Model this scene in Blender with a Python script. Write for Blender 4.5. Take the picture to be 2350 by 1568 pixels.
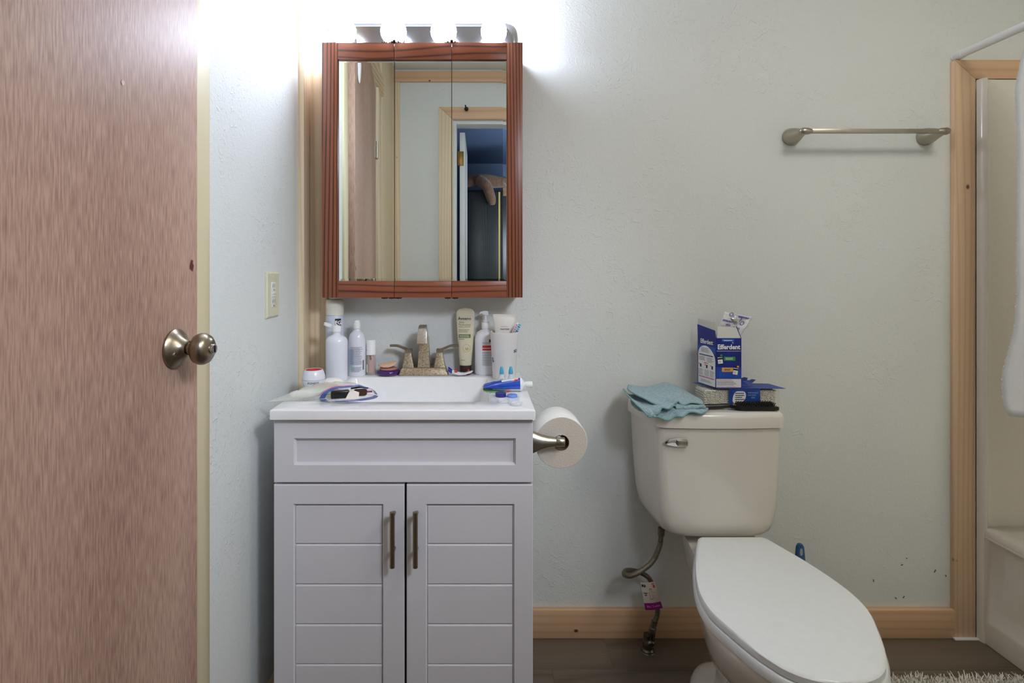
import bpy, bmesh, math, random
from mathutils import Vector, Matrix, noise as mnoise
random.seed(7)
PI = math.pi
sc = bpy.context.scene
C = sc.collection
for o in list(bpy.data.objects): bpy.data.objects.remove(o)

# ------------------------------------------------------------------ camera, world, light, exposure
F = 1216.0; VX, VY, ZC = 1100.0, 620.0, 1.177          # focal length in px, vanishing point, camera height
cam = bpy.data.objects.new('camera', bpy.data.cameras.new('camera')); C.objects.link(cam)
cam.location = (0, 0, ZC); cam.rotation_euler = (PI/2, 0, 0)
cam.data.sensor_width = 36; cam.data.lens = 36*F/2350
cam.data.shift_x = (1175-VX)/2350; cam.data.shift_y = (VY-784)/2350
cam.data.clip_start = 0.02
sc.camera = cam
w = bpy.data.worlds.new('world'); sc.world = w; w.use_nodes = True
w.node_tree.nodes['Background'].inputs[0].default_value = (0.35, 0.37, 0.42, 1)
w.node_tree.nodes['Background'].inputs[1].default_value = 0.25
def area(name, loc, target, size, power, col, size_y=None, spread=PI):
    l = bpy.data.lights.new(name, 'AREA'); l.energy = power; l.color = col
    l.shape = 'RECTANGLE'; l.size = size; l.size_y = size_y or size; l.spread = spread
    o = bpy.data.objects.new(name, l); C.objects.link(o); o.location = loc
    d = Vector(target)-Vector(loc); o.rotation_euler = d.to_track_quat('-Z', 'Y').to_euler()
    return o
area('ceiling_fill_light', (1.25, 0.36, 2.40), (1.25, 0.45, 0), 0.5, 11.3, (1.0, 0.955, 0.86))  # added overhead fill to brighten the room; no ceiling fixture is modelled
area('doorway_light', (0.72, -0.12, 1.95), (-0.55, 1.50, 0.75), 0.34, 3.7, (0.78, 0.85, 1.0), 0.34, spread=math.radians(68))
area('far_room_light', (0.9, -0.7, 1.5), (0.1, -2.4, 2.2), 0.5, 15.0, (0.74, 0.84, 1.0))
BULB = 98.0
sc.view_settings.view_transform = 'Standard'
try: sc.view_settings.look = 'None'
except Exception: pass
sc.view_settings.exposure = 0.0; sc.view_settings.gamma = 1.0; sc.view_settings.use_curve_mapping = False
sc.cycles.use_denoising = True
sc.cycles.max_bounces = 10; sc.cycles.diffuse_bounces = 5; sc.cycles.glossy_bounces = 5
sc.cycles.transmission_bounces = 8; sc.cycles.transparent_max_bounces = 16
sc.cycles.caustics_reflective = False; sc.cycles.caustics_refractive = False
sc.cycles.sample_clamp_indirect = 6.0

def at(px, py, Y):
    """the world point seen at photograph pixel (px, py) that stands at depth Y"""
    return Vector(((px-VX)*Y/F, Y, ZC-(py-VY)*Y/F))

# ------------------------------------------------------------------ materials
def srgb(r, g, b):
    f = lambda c: (c/255)/12.92 if c/255 <= 0.04045 else ((c/255+0.055)/1.055)**2.4
    return (f(r), f(g), f(b), 1)
MATS = {}
def mat(name, col, rough=0.5, metal=0.0, **k):
    if name in MATS: return MATS[name]
    m = bpy.data.materials.new(name); m.use_nodes = True; MATS[name] = m
    nt = m.node_tree; b = nt.nodes['Principled BSDF']
    c = srgb(*col)
    b.inputs['Base Color'].default_value = c; b.inputs['Roughness'].default_value = rough; b.inputs['Metallic'].default_value = metal
    if 'coat' in k: b.inputs['Coat Weight'].default_value = k['coat']; b.inputs['Coat Roughness'].default_value = 0.08
    if 'alpha' in k: b.inputs['Alpha'].default_value = k['alpha']
    if 'trans' in k: b.inputs['Transmission Weight'].default_value = k['trans']; b.inputs['IOR'].default_value = k.get('ior', 1.45)
    if 'sheen' in k: b.inputs['Sheen Weight'].default_value = k['sheen']
    if 'sss' in k:
        b.inputs['Subsurface Weight'].default_value = k['sss']; b.inputs['Subsurface Scale'].default_value = 0.01
    if 'emit' in k:
        b.inputs['Emission Color'].default_value = srgb(*k.get('ecol', col)); b.inputs['Emission Strength'].default_value = k['emit']
    co = nt.nodes.new('ShaderNodeTexCoord')
    mp = nt.nodes.new('ShaderNodeMapping'); nt.links.new(co.outputs['Object'], mp.inputs[0])
    mp.inputs['Scale'].default_value = k.get('stretch', (1, 1, 1))
    nz = nt.nodes.new('ShaderNodeTexNoise'); nt.links.new(mp.outputs[0], nz.inputs['Vector'])
    nz.inputs['Scale'].default_value = k.get('nscale', 60); nz.inputs['Detail'].default_value = k.get('ndetail', 4)
    var = k.get('var', 0.03)                                # slight procedural colour variation
    rp = nt.nodes.new('ShaderNodeValToRGB'); nt.links.new(nz.outputs[0], rp.inputs[0])
    rp.color_ramp.elements[0].position = k.get('lo', 0.3); rp.color_ramp.elements[1].position = k.get('hi', 0.7)
    c2 = srgb(*k['col2']) if 'col2' in k else tuple(x*(1-var) for x in c[:3])+(1,)
    rp.color_ramp.elements[0].color = c2; rp.color_ramp.elements[1].color = c
    nt.links.new(rp.outputs[0], b.inputs['Base Color'])
    if k.get('bump'):
        bn = nt.nodes.new('ShaderNodeTexNoise'); nt.links.new(mp.outputs[0], bn.inputs['Vector'])
        bn.inputs['Scale'].default_value = k.get('bscale', 200); bn.inputs['Detail'].default_value = k.get('bdetail', 3)
        bp = nt.nodes.new('ShaderNodeBump'); bp.inputs['Strength'].default_value = k['bump']; bp.inputs['Distance'].default_value = k.get('bdist', 0.002)
        nt.links.new(bn.outputs[0], bp.inputs['Height']); nt.links.new(bp.outputs[0], b.inputs['Normal'])
    return m

def wall_mat(name, col):
    m = mat(name, col, 0.62, var=0.03, nscale=3)
    nt = m.node_tree; b = nt.nodes['Principled BSDF']
    co = nt.nodes.new('ShaderNodeTexCoord')
    # hand-trowelled plaster: fine orange peel, broader worms, sparse ridges
    n1 = nt.nodes.new('ShaderNodeTexNoise'); n1.inputs['Scale'].default_value = 130; n1.inputs['Detail'].default_value = 3; n1.inputs['Distortion'].default_value = 1.2
    n2 = nt.nodes.new('ShaderNodeTexNoise'); n2.inputs['Scale'].default_value = 34; n2.inputs['Detail'].default_value = 4; n2.inputs['Distortion'].default_value = 2.5
    r2 = nt.nodes.new('ShaderNodeValToRGB'); r2.color_ramp.elements[0].position = .58; r2.color_ramp.elements[1].position = .68
    r1 = nt.nodes.new('ShaderNodeValToRGB'); r1.color_ramp.elements[0].position = .45; r1.color_ramp.elements[1].position = .75
    for n in (n1, n2): nt.links.new(co.outputs['Object'], n.inputs['Vector'])
    nt.links.new(n1.outputs[0], r1.inputs[0]); nt.links.new(n2.outputs[0], r2.inputs[0])
    n3 = nt.nodes.new('ShaderNodeTexNoise'); n3.inputs['Scale'].default_value = 5; nt.links.new(co.outputs['Object'], n3.inputs['Vector'])
    r3 = nt.nodes.new('ShaderNodeValToRGB'); r3.color_ramp.elements[0].position = .42; r3.color_ramp.elements[1].position = .62; nt.links.new(n3.outputs[0], r3.inputs[0])
    mk = nt.nodes.new('ShaderNodeMath'); mk.operation = 'MULTIPLY'; nt.links.new(r2.outputs[0], mk.inputs[0]); nt.links.new(r3.outputs[0], mk.inputs[1])
    m0 = nt.nodes.new('ShaderNodeMath'); m0.operation = 'MULTIPLY'; m0.inputs[1].default_value = 0.45; nt.links.new(r1.outputs[0], m0.inputs[0])
    ad = nt.nodes.new('ShaderNodeMath'); ad.operation = 'ADD'; nt.links.new(mk.outputs[0], ad.inputs[0]); nt.links.new(m0.outputs[0], ad.inputs[1])
    bp = nt.nodes.new('ShaderNodeBump'); bp.inputs['Strength'].default_value = 0.6; bp.inputs['Distance'].default_value = 0.0016
    nt.links.new(ad.outputs[0], bp.inputs['Height']); nt.links.new(bp.outputs[0], b.inputs['Normal'])
    return m

def wood(name, axis, light, dark, knot=None, rings=14, rough=0.5, contrast=(0.3, 0.75), fine=0.35, knot_t=0.05, bump=0.15, dist=5.0, long=0.09, lin=60, sharp=2.0, fscale=220, flong=0.035):
    """boards: growth bands stretched along AXIS, fine pores, sparse knots"""
    if name in MATS: return MATS[name]
    m = bpy.data.materials.new(name); m.use_nodes = True; MATS[name] = m
    nt = m.node_tree; N = nt.nodes; L = nt.links; b = N['Principled BSDF']; b.inputs['Roughness'].default_value = rough
    co = N.new('ShaderNodeTexCoord'); mp = N.new('ShaderNodeMapping'); L.new(co.outputs['Object'], mp.inputs[0])
    s = [1.0, 1.0, 1.0]; s[axis] = long; mp.inputs['Scale'].default_value = s
    nz = N.new('ShaderNodeTexNoise'); nz.inputs['Scale'].default_value = dist; nz.inputs['Detail'].default_value = 2
    L.new(mp.outputs[0], nz.inputs['Vector'])
    sx_ = N.new('ShaderNodeSeparateXYZ'); L.new(co.outputs['Object'], sx_.inputs[0]); oth = [i for i in range(3) if i != axis]
    ad0 = N.new('ShaderNodeMath'); ad0.operation = 'ADD'; L.new(sx_.outputs[oth[0]], ad0.inputs[0]); L.new(sx_.outputs[oth[1]], ad0.inputs[1])
    m1 = N.new('ShaderNodeMath'); m1.operation = 'MULTIPLY'; m1.inputs[1].default_value = lin; L.new(ad0.outputs[0], m1.inputs[0])
    mu = N.new('ShaderNodeMath'); mu.operation = 'MULTIPLY_ADD'; mu.inputs[1].default_value = rings; L.new(nz.outputs[0], mu.inputs[0]); L.new(m1.outputs[0], mu.inputs[2])
    fr0 = N.new('ShaderNodeMath'); fr0.operation = 'FRACT'; L.new(mu.outputs[0], fr0.inputs[0])
    tw_ = N.new('ShaderNodeMath'); tw_.operation = 'MULTIPLY_ADD'; tw_.inputs[1].default_value = 2; tw_.inputs[2].default_value = -1; L.new(fr0.outputs[0], tw_.inputs[0])
    ab = N.new('ShaderNodeMath'); ab.operation = 'ABSOLUTE'; L.new(tw_.outputs[0], ab.inputs[0])
    fr = N.new('ShaderNodeMath'); fr.operation = 'POWER'; fr.inputs[1].default_value = sharp; L.new(ab.outputs[0], fr.inputs[0])
    fn = N.new('ShaderNodeTexNoise'); fn.inputs['Scale'].default_value = fscale; fn.inputs['Detail'].default_value = 3
    mp2 = N.new('ShaderNodeMapping'); s2 = [1.0, 1.0, 1.0]; s2[axis] = flong; mp2.inputs['Scale'].default_value = s2
    L.new(co.outputs['Object'], mp2.inputs[0]); L.new(mp2.outputs[0], fn.inputs['Vector'])
    mx0 = N.new('ShaderNodeMix'); mx0.inputs[0].default_value = fine; L.new(fr.outputs[0], mx0.inputs[2]); L.new(fn.outputs[0], mx0.inputs[3])
    rp = N.new('ShaderNodeValToRGB'); rp.color_ramp.elements[0].position = contrast[0]; rp.color_ramp.elements[1].position = contrast[1]
    rp.color_ramp.elements[0].color = srgb(*light); rp.color_ramp.elements[1].color = srgb(*dark); L.new(mx0.outputs[0], rp.inputs[0])
    out = rp.outputs[0]
    if knot:
        vo = N.new('ShaderNodeTexVoronoi'); vo.inputs['Scale'].default_value = 9
        mp3 = N.new('ShaderNodeMapping'); s3 = [1.0, 1.0, 1.0]; s3[axis] = 0.75; mp3.inputs['Scale'].default_value = s3
        L.new(co.outputs['Object'], mp3.inputs[0]); L.new(mp3.outputs[0], vo.inputs['Vector'])
        r3 = N.new('ShaderNodeValToRGB'); r3.color_ramp.elements[0].position = knot_t; r3.color_ramp.elements[1].position = knot_t*2.0
        r3.color_ramp.elements[0].color = (1, 1, 1, 1); r3.color_ramp.elements[1].color = (0, 0, 0, 1); L.new(vo.outputs['Distance'], r3.inputs[0])
        mx = N.new('ShaderNodeMix'); mx.data_type = 'RGBA'; L.new(r3.outputs[0], mx.inputs[0]); L.new(out, mx.inputs[6]); mx.inputs[7].default_value = srgb(*knot)
        out = mx.outputs[2]
    L.new(out, b.inputs['Base Color'])
    bp = N.new('ShaderNodeBump'); bp.inputs['Strength'].default_value = bump; bp.inputs['Distance'].default_value = 0.001
    L.new(fn.outputs[0], bp.inputs['Height']); L.new(bp.outputs[0], b.inputs['Normal'])
    return m

WALL = wall_mat('wall plaster', (228, 231, 227))
PV = wood('pine upright', 2, (234, 216, 184), (216, 190, 152), (120, 78, 46), knot_t=0.035, lin=55, rings=7, contrast=(0.1,0.9), dist=3.0, sharp=3)
PH = wood('pine level', 0, (224, 186, 148), (206, 164, 124), (84, 50, 28), knot_t=0.03, lin=30, rings=7, contrast=(0.1,0.9), dist=3.0, sharp=3)
PY = wood('pine depth', 1, (226, 204, 166), (202, 170, 124), (120, 78, 46), lin=45, rings=7)
PT = wood('pine tub upright', 2, (230, 198, 164), (210, 174, 138), (112, 78, 54), knot_t=0.035, lin=60, rings=9, contrast=(0.1,0.9), dist=3.0, sharp=3)
PC = wood('raw pine casing', 2, (218, 206, 170), (204, 188, 148), (160, 134, 90), rings=3, lin=20, knot_t=0.02, bump=0.3)
LUAN = wood('luan veneer', 2, (192, 158, 138), (150, 114, 98), None, rings=1.6, rough=0.42, contrast=(0.36, 0.68), fine=0.86, knot_t=0.0, dist=2.5, long=0.3, lin=3, sharp=1.0, fscale=400, flong=.07)
OAKV = wood('red oak upright', 2, (142, 82, 56), (46, 22, 14), rings=9, rough=0.33, contrast=(0.22, 0.78), fine=0.30, dist=4, long=0.07, lin=95, sharp=2.6)
OAKH = wood('red oak level', 0, (142, 80, 54), (54, 25, 16), rings=7, rough=0.33, contrast=(0.25, 0.9), fine=0.35, dist=5, long=0.2, lin=55, sharp=3.0)
PLANK = wood('vinyl plank', 0, (116, 104, 90), (90, 78, 64), (60, 52, 44), rings=3, rough=0.5, contrast=(0.25, 0.8), fine=0.6, knot_t=0.02, dist=7, lin=12)
CAB = mat('vanity paint', (218, 216, 220), 0.42, nscale=4)
CERAM = mat('sink ceramic', (240, 240, 240), 0.16, coat=0.3)
PORC = mat('toilet porcelain', (226, 221, 211), 0.12, coat=0.5, var=0.02, nscale=5)
SEAT = mat('toilet seat plastic', (234, 237, 236), 0.26)
TUB = mat('tub acrylic', (234, 229, 217), 0.2, coat=0.3)
NICK = mat('brushed nickel', (176, 168, 154), 0.32, 1.0, bump=0.05, bscale=300, stretch=(1, 1, 0.1))
NICK2 = mat('warm brushed nickel', (152, 140, 122), 0.30, 1.0)
CHROME = mat('chrome', (215, 215, 215), 0.08, 1.0)
BRONZE = mat('mottled faucet metal', (206, 190, 164), 0.40, 0.75, nscale=240, col2=(156, 138, 112), lo=0.35, hi=0.65, bump=0.12, bscale=300)
BRD = mat('dark faucet metal', (146, 132, 110), 0.36, 0.8)
SPOUT = mat('satin faucet metal', (214, 208, 198), 0.34, 0.8, nscale=200, col2=(190, 182, 168))
MIRROR = mat('mirror glass', (236, 242, 238), 0.0, 1.0, var=0.0)
BLACK = mat('black plastic', (22, 20, 19), 0.28)
DARK = mat('dark gap', (16, 15, 14), 0.8)
INK = mat('grey ink', (104, 104, 112), 0.6)
NAVY = mat('navy ink', (38, 48, 112), 0.5)
WHITEP = mat('white plastic', (236, 236, 240), 0.3, sss=0.08)
WHITEM = mat('matt white', (240, 240, 238), 0.6)
BLUE = mat('pack blue', (20, 42, 148), 0.35, var=0.3, nscale=18, col2=(12, 26, 104))
RED = mat('label red', (214, 44, 44), 0.5)
GREEN = mat('label green', (52, 146, 84), 0.5)
ORANGE = mat('label orange', (232, 168, 88), 0.5)

# ------------------------------------------------------------------ mesh helpers
class MB:
    def __init__(s): s.bm = bmesh.new()
    def box(s, x0, x1, y0, y1, z0, z1, bev=0.0, seg=2, mi=0):
        vs = [s.bm.verts.new(p) for p in ((x0,y0,z0),(x1,y0,z0),(x1,y1,z0),(x0,y1,z0),(x0,y0,z1),(x1,y0,z1),(x1,y1,z1),(x0,y1,z1))]
        fs = [s.bm.faces.new([vs[i] for i in f]) for f in ((0,3,2,1),(4,5,6,7),(0,1,5,4),(1,2,6,5),(2,3,7,6),(3,0,4,7))]
        for f in fs: f.material_index = mi
        if bev > 0:
            es = list({e for f in fs for e in f.edges})
            bmesh.ops.bevel(s.bm, geom=es, offset=bev, segments=seg, affect='EDGES', profile=0.5, clamp_overlap=True)
        return s
    def loft(s, rings, cap0=True, cap1=True, closed=True, mi=0):
        R = [[s.bm.verts.new(p) for p in r] for r in rings]
        n = len(R[0])
        for a, b in zip(R, R[1:]):
            for i in range(n if closed else n-1):
                j = (i+1) % n
                f = s.bm.faces.new((a[i], a[j], b[j], b[i])); f.material_index = mi
        if cap0 and closed: s.bm.faces.new(R[0][::-1]).material_index = mi
        if cap1 and closed: s.bm.faces.new(R[-1]).material_index = mi
        return s
    def lathe(s, prof, n=32, sx=1, sy=1, c=(0,0,0), M=None, mi=0, cap=True):
        """prof: (radius, z) bottom to top"""
        rings = []
        for r, z in prof:
            ring = []
            for i in range(n):
                a = 2*PI*i/n; p = Vector((r*sx*math.cos(a), r*sy*math.sin(a), z))
                if M: p = M @ p
                ring.append(p+Vector(c))
            rings.append(ring)
        return s.loft(rings, cap, cap, mi=mi)
    def prism(s, pts, d, mi=0, bev=0):
        """pts: 3-D polygon, d: extrusion vector"""
        d = Vector(d)
        a = [s.bm.verts.new(p) for p in pts]; b = [s.bm.verts.new(Vector(p)+d) for p in pts]
        n = len(a); fs = [s.bm.faces.new(a[::-1]), s.bm.faces.new(b)]
        for i in range(n): fs.append(s.bm.faces.new((a[i], a[(i+1) % n], b[(i+1) % n], b[i])))
        for f in fs: f.material_index = mi
        if bev: bmesh.ops.bevel(s.bm, geom=list({e for f in fs for e in f.edges}), offset=bev, segments=2, affect='EDGES', profile=0.5, clamp_overlap=True)
        return s
    def tube(s, pts, r, n=12, mi=0, cap=True):
        """round tube through pts; r a number or one per point"""
        P = [Vector(p) for p in pts]; rs = r if hasattr(r, '__len__') else [r]*len(P)
        up = Vector((0, 0, 1)); rings = []; prev = None
        for i, p in enumerate(P):
            t = (P[min(i+1, len(P)-1)]-P[max(i-1, 0)]).normalized()
            if prev is None:
                u = t.cross(up) if abs(t.dot(up)) < 0.95 else t.cross(Vector((0, 1, 0)))
            else: u = prev-t*prev.dot(t)
            u.normalize(); prev = u; v = t.cross(u)
            rings.append([p+(u*math.cos(2*PI*k/n)+v*math.sin(2*PI*k/n))*rs[i] for k in range(n)])
        return s.loft(rings, cap, cap, mi=mi)
    def grid(s, fn, nu, nv, mi=0):
        G = [[s.bm.verts.new(fn(i/nu, j/nv)) for j in range(nv+1)] for i in range(nu+1)]
        for i in range(nu):
            for j in range(nv):
                s.bm.faces.new((G[i][j], G[i+1][j], G[i+1][j+1], G[i][j+1])).material_index = mi
        return s
    def quad(s, *p, mi=0):
        s.bm.faces.new([s.bm.verts.new(q) for q in p]).material_index = mi; return s
    def xf(s, M):
        bmesh.ops.transform(s.bm, matrix=M, verts=s.bm.verts[:]); return s
    def build(s, name, m, parent=None, smooth=35, kind=None, label=None, weld=False):
        if weld: bmesh.ops.remove_doubles(s.bm, verts=s.bm.verts[:], dist=1e-5)
        bmesh.ops.recalc_face_normals(s.bm, faces=s.bm.faces[:])
        me = bpy.data.meshes.new(name); s.bm.to_mesh(me); s.bm.free()
        for k in (m if isinstance(m, (list, tuple)) else [m]): me.materials.append(k)
        if smooth:
            for p in me.polygons: p.use_smooth = True
            me.set_sharp_from_angle(angle=math.radians(smooth))
        o = bpy.data.objects.new(name, me); C.objects.link(o)
        if parent is not None: o.parent = parent
        if kind: o['kind'] = kind
        if label: o['label'] = label
        return o

def rpoly(pts, r, n=5):
    """round the corners of a 2-D polygon; r one radius or one per corner"""
    out = []; m = len(pts)
    for i, p in enumerate(pts):
        rr = r[i] if hasattr(r, '__len__') else r
        p = Vector(p); a = (Vector(pts[i-1])-p); b = (Vector(pts[(i+1) % m])-p)
        rr = min(rr, a.length*0.49, b.length*0.49); a = a.normalized()*rr; b = b.normalized()*rr
        for k in range(n+1):
            t = k/n; out.append((p+a)*(1-t)**2+p*2*t*(1-t)+(p+b)*t*t)
    return out
def rrect(x0, x1, y0, y1, r, n=5): return rpoly([(x0,y0),(x1,y0),(x1,y1),(x0,y1)], r, n)
def ring_z(pts, z): return [(p[0], p[1], z) for p in pts]
def cat(P, n=8):
    """smooth curve through points"""
    P = [Vector(p) for p in P]; out = []
    for i in range(len(P)-1):
        p0, p1, p2, p3 = P[max(i-1, 0)], P[i], P[i+1], P[min(i+2, len(P)-1)]
        for k in range(n):
            t = k/n; out.append(0.5*((2*p1)+(p2-p0)*t+(2*p0-5*p1+4*p2-p3)*t*t+(3*p1-p0-3*p2+p3)*t**3))
    out.append(P[-1]); return out
def interp(tab, x):
    if x <= tab[0][0]: return tab[0][1]
    for (a, b), (c, d) in zip(tab, tab[1:]):
        if x <= c: return b+(d-b)*(x-a)/(c-a)
    return tab[-1][1]
def sheet_fn(rows):
    """smooth surface through a grid of control points"""
    def row(r, t):
        P = [Vector(p) for p in r]; n = len(P)-1; x = min(max(t*n, 0), n-1e-6); i = int(x); t = x-i
        p0, p1, p2, p3 = P[max(i-1, 0)], P[i], P[i+1], P[min(i+2, n)]
        return 0.5*((2*p1)+(p2-p0)*t+(2*p0-5*p1+4*p2-p3)*t*t+(3*p1-p0-3*p2+p3)*t**3)
    return lambda u, v: row([row(r, v) for r in rows], u)

def thing(name, label, cat_, loc=(0,0,0), rotz=0, group=None):
    o = bpy.data.objects.new(name, None); C.objects.link(o); o.location = loc; o.rotation_euler = (0, 0, rotz)
    o.empty_display_size = 0.05
    o['label'] = label; o['category'] = cat_
    if group: o['group'] = group
    return o
def tag(o, label, cat_, group=None):
    o['label'] = label; o['category'] = cat_
    if group: o['group'] = group
    return o
def origin(o, loc):
    """put a one-mesh thing's origin at its base"""
    o.data.transform(Matrix.Translation(-Vector(loc))); o.location = loc; return o
def struct(mb, name, m, parent=None, smooth=35):
    o = mb.build(name, m, parent, smooth)
    if parent is None: o['kind'] = 'structure'
    return o

def text_me(s, size, bold=0.0):
    cu = bpy.data.curves.new('t', 'FONT'); cu.body = s; cu.size = size; cu.align_x = 'CENTER'; cu.align_y = 'CENTER'; cu.offset = bold; cu.resolution_u = 2
    o = bpy.data.objects.new('t', cu); C.objects.link(o); dg = bpy.context.evaluated_depsgraph_get()
    me = bpy.data.meshes.new_from_object(o.evaluated_get(dg)); bpy.data.objects.remove(o); bpy.data.curves.remove(cu)
    return me
def text(s, size, fn, m, parent, name='lettering', bold=0.0, sx=1.0, rot=0.0):
    me = text_me(s, size, bold); c, q = math.cos(rot), math.sin(rot)
    for v in me.vertices:
        x, y = v.co.x*sx, v.co.y; v.co = fn(x*c-y*q, x*q+y*c)
    me.materials.clear(); me.materials.append(m)
    o = bpy.data.objects.new(name, me); C.objects.link(o); o.parent = parent
    return o
def flat(o, ux, uy=(0, 0, 1), e=0.0004):
    """(u, v) on a flat face: origin o, axes ux, uy, lifted e along the outward normal ux x uy"""
    o, ux, uy = Vector(o), Vector(ux).normalized(), Vector(uy).normalized(); n = ux.cross(uy)
    return lambda u, v, k=0: o+ux*u+uy*v+n*(e+k)
def cyl(r, z, a0=0.0, sy=1.0, e=0.0004):
    """(u, v) wrapped on an upright cylinder in front of the camera"""
    def f(u, v, k=0):
        a = a0+u/r; return Vector(((r+e+k)*math.sin(a), -(r+e+k)*sy*math.cos(a), z+v))
    return f
def patch(fn, u0, u1, v0, v1, m, parent, name='label_patch', n=8, k=0.0):
    return MB().grid(lambda a, b: fn(u0+(u1-u0)*a, v0+(v1-v0)*b, k), n, 1).build(name, m, parent, smooth=60)
def lines(fn, u0, u1, v0, v1, rows, m, parent, name='printed_lines', fill=0.35, k=0.0002, seed=1, ragged=0.3):
    """rows of illegibly small print"""
    rnd = random.Random(seed); mb = MB(); h = (v1-v0)/rows
    for i in range(rows):
        u = u0; end = u1-(u1-u0)*ragged*rnd.random()
        while u < end-0.0004:
            wd = rnd.uniform(0.0012, 0.0042); wd = min(wd, end-u); v = v1-h*(i+0.5)
            mb.grid(lambda a, b: fn(u+wd*a, v-h*fill/2+h*fill*b, k), 1, 1); u += wd+0.0008
    o = mb.build(name, m, parent, smooth=0); return o

# ------------------------------------------------------------------ the room
D = 1.71; XL = -0.558; XR = 2.36; YF = -0.20; ZT = 2.46
struct(MB().box(-0.80, XR+0.1, D, D+0.1, -0.05, ZT+0.1), 'wall_back', WALL, smooth=0)
def slope(y): return 2.15+(y-0.368)*0.42                       # the left door's head follows the roof slope
mb = MB()
mb.prism([(XL,1.72,0),(XL,0.995,0),(XL,0.995,slope(.995)+.01),(XL,0.352,slope(.352)+.01),(XL,0.352,0),(XL,YF-.1,0),(XL,YF-.1,ZT+.1),(XL,1.72,ZT+.1)], (-0.10,0,0))
struct(mb, 'wall_left', WALL, smooth=0)
struct(MB().box(XR, XR+0.1, YF-0.1, D+.1, -0.05, ZT+0.1), 'wall_right', WALL, smooth=0)
mb = MB().prism([(XL-.1,YF,0),(-0.167,YF,0),(-0.167,YF,2.136),(0.62,YF,2.136),(0.62,YF,0),(XR+.1,YF,0),(XR+.1,YF,ZT+.1),(XL-.1,YF,ZT+.1)], (0,-0.10,0))
struct(mb, 'wall_front', WALL, smooth=0)
struct(MB().box(-0.66, XR+0.1, YF-0.1, D+0.1, ZT, ZT+0.1), 'ceiling', mat('ceiling paint', (232,232,226), 0.8), smooth=0)
fl = struct(MB().box(-0.80, XR+0.1, -2.6, D+0.1, -0.06, -0.006), 'floor', mat('subfloor', (60,52,44), 0.8), smooth=0)
rnd = random.Random(3); y = D-0.002; r = 0
while y > YF-0.1:
    x = -0.66-rnd.random()*0.6
    while x < 1.62:
        x0 = max(x, -0.655); x1 = min(x+1.2, 1.60)
        if x1-x0 > 0.03:
            o = MB().box(-(x1-x0)/2, (x1-x0)/2, -0.0745, 0.0745, -0.0055, 0, 0.0008, 1).build('plank', PLANK, fl, smooth=0)
            o.location = ((x0+x1)/2, y-0.075, 0)
        x += 1.2
    y -= 0.15; r += 1
# pine boards in the rear left corner, baseboards, tub casing
struct(MB().box(XL, XL+0.018, 1.631, 1.692, 0.0, ZT, 0.0012), 'trim_1', PV)
struct(MB().box(XL, -0.487, 1.692, D, 0.0, ZT, 0.0012), 'trim_2', PV)
struct(MB().box(-0.486, 1.519, 1.692, D, 0.0, 0.0900, 0.001), 'baseboard_back', PH)
struct(MB().box(XL, XL+0.017, 1.067, 1.630, 0.0, 0.0900, 0.001), 'baseboard_left', PY)
struct(MB().prism([(1.519,D,0.0),(1.5853,D,0.0),(1.5853,D,1.787),(1.519,D,1.848)], (0,-0.018,0), bev=0.001), 'trim_3', PT)
struct(MB().prism([(1.5195,D,1.8485),(1.585,D,1.788),(XR,D,1.788),(XR,D,1.8485)], (0,-0.018,0), bev=0.001), 'trim_4', PH)
# caulk bead where casing meets the tub
struct(MB().box(1.510, 1.60, 1.680, 1.692, 0.0, 0.006, 0.002), 'trim_5', WHITEM)
# casing and jambs of the left door
struct(MB().box(XL, XL+0.016, 0.999, 1.066, 0.0, slope(1.0)+.02, 0.0008), 'trim_6', PC)
struct(MB().box(XL, XL+0.016, 0.262, 0.345, 0.0, slope(0.345)+.02, 0.0008), 'trim_7', PV)
struct(MB().prism([(XL,0.262,slope(.262)+.03),(XL,1.056,slope(1.056)+.03),(XL,1.056,min(slope(1.056)+.10,ZT)),(XL,0.262,slope(.262)+.11)], (0.03,0,0)), 'trim_8', PY)
struct(MB().box(XL, XL+0.018, YF, -0.11, 0.0, ZT, 0.001), 'trim_9', PV)
struct(MB().box(XL, XL+0.018, -0.109, 0.260, 0.0, ZT, 0.001), 'trim_18', PV)
# front wall seen in the mirror: crown board, corner board, door casing, white frame
struct(MB().box(XL+0.019, XR, YF, YF+0.018, 2.378, 2.446, 0.001), 'trim_10', PH)
struct(MB().box(XL+0.019, XL+0.05, YF, YF+0.018, 0.0, 2.376, 0.001), 'trim_11', PV)
struct(MB().prism([(-0.257,YF,0),(-0.169,YF,0),(-0.169,YF,2.138),(-0.257,YF,2.216)], (0,0.018,0), bev=0.0008), 'trim_12', PV)
struct(MB().prism([(-0.2565,YF,2.2165),(-0.1685,YF,2.1385),(0.622,YF,2.1385),(0.71,YF,2.2165)], (0,0.018,0), bev=0.0008), 'trim_13', PH)
struct(MB().prism([(0.7105,YF,2.216),(0.6225,YF,2.138),(0.6225,YF,0),(0.7105,YF,0)], (0,0.018,0), bev=0.0008), 'trim_14', PV)
WF = mat('white frame paint', (228, 230, 228), 0.45)
struct(MB().box(-0.167, -0.147, YF-0.11, YF-0.002, 0, 2.134, 0.001), 'trim_15', WF)
struct(MB().box(0.60, 0.62, YF-0.11, YF-0.002, 0, 2.134, 0.001), 'trim_16', WF)
struct(MB().box(-0.147, 0.60, YF-0.11, YF-0.002, 2.112, 2.134, 0.001), 'trim_17', WF)

# left door, hinged at its near edge and a touch ajar
E = Vector((-0.520, 0.977, 0)); a_ = math.radians(3.0)
d1 = struct(MB().prism([(0,0,0.012),(0.61,0,0.012),(0.61,0,slope(.977)-.01),(0,0,slope(.368)-.01)], (0,0.034,0), bev=0.001), 'door_1', LUAN, smooth=0)
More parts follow.
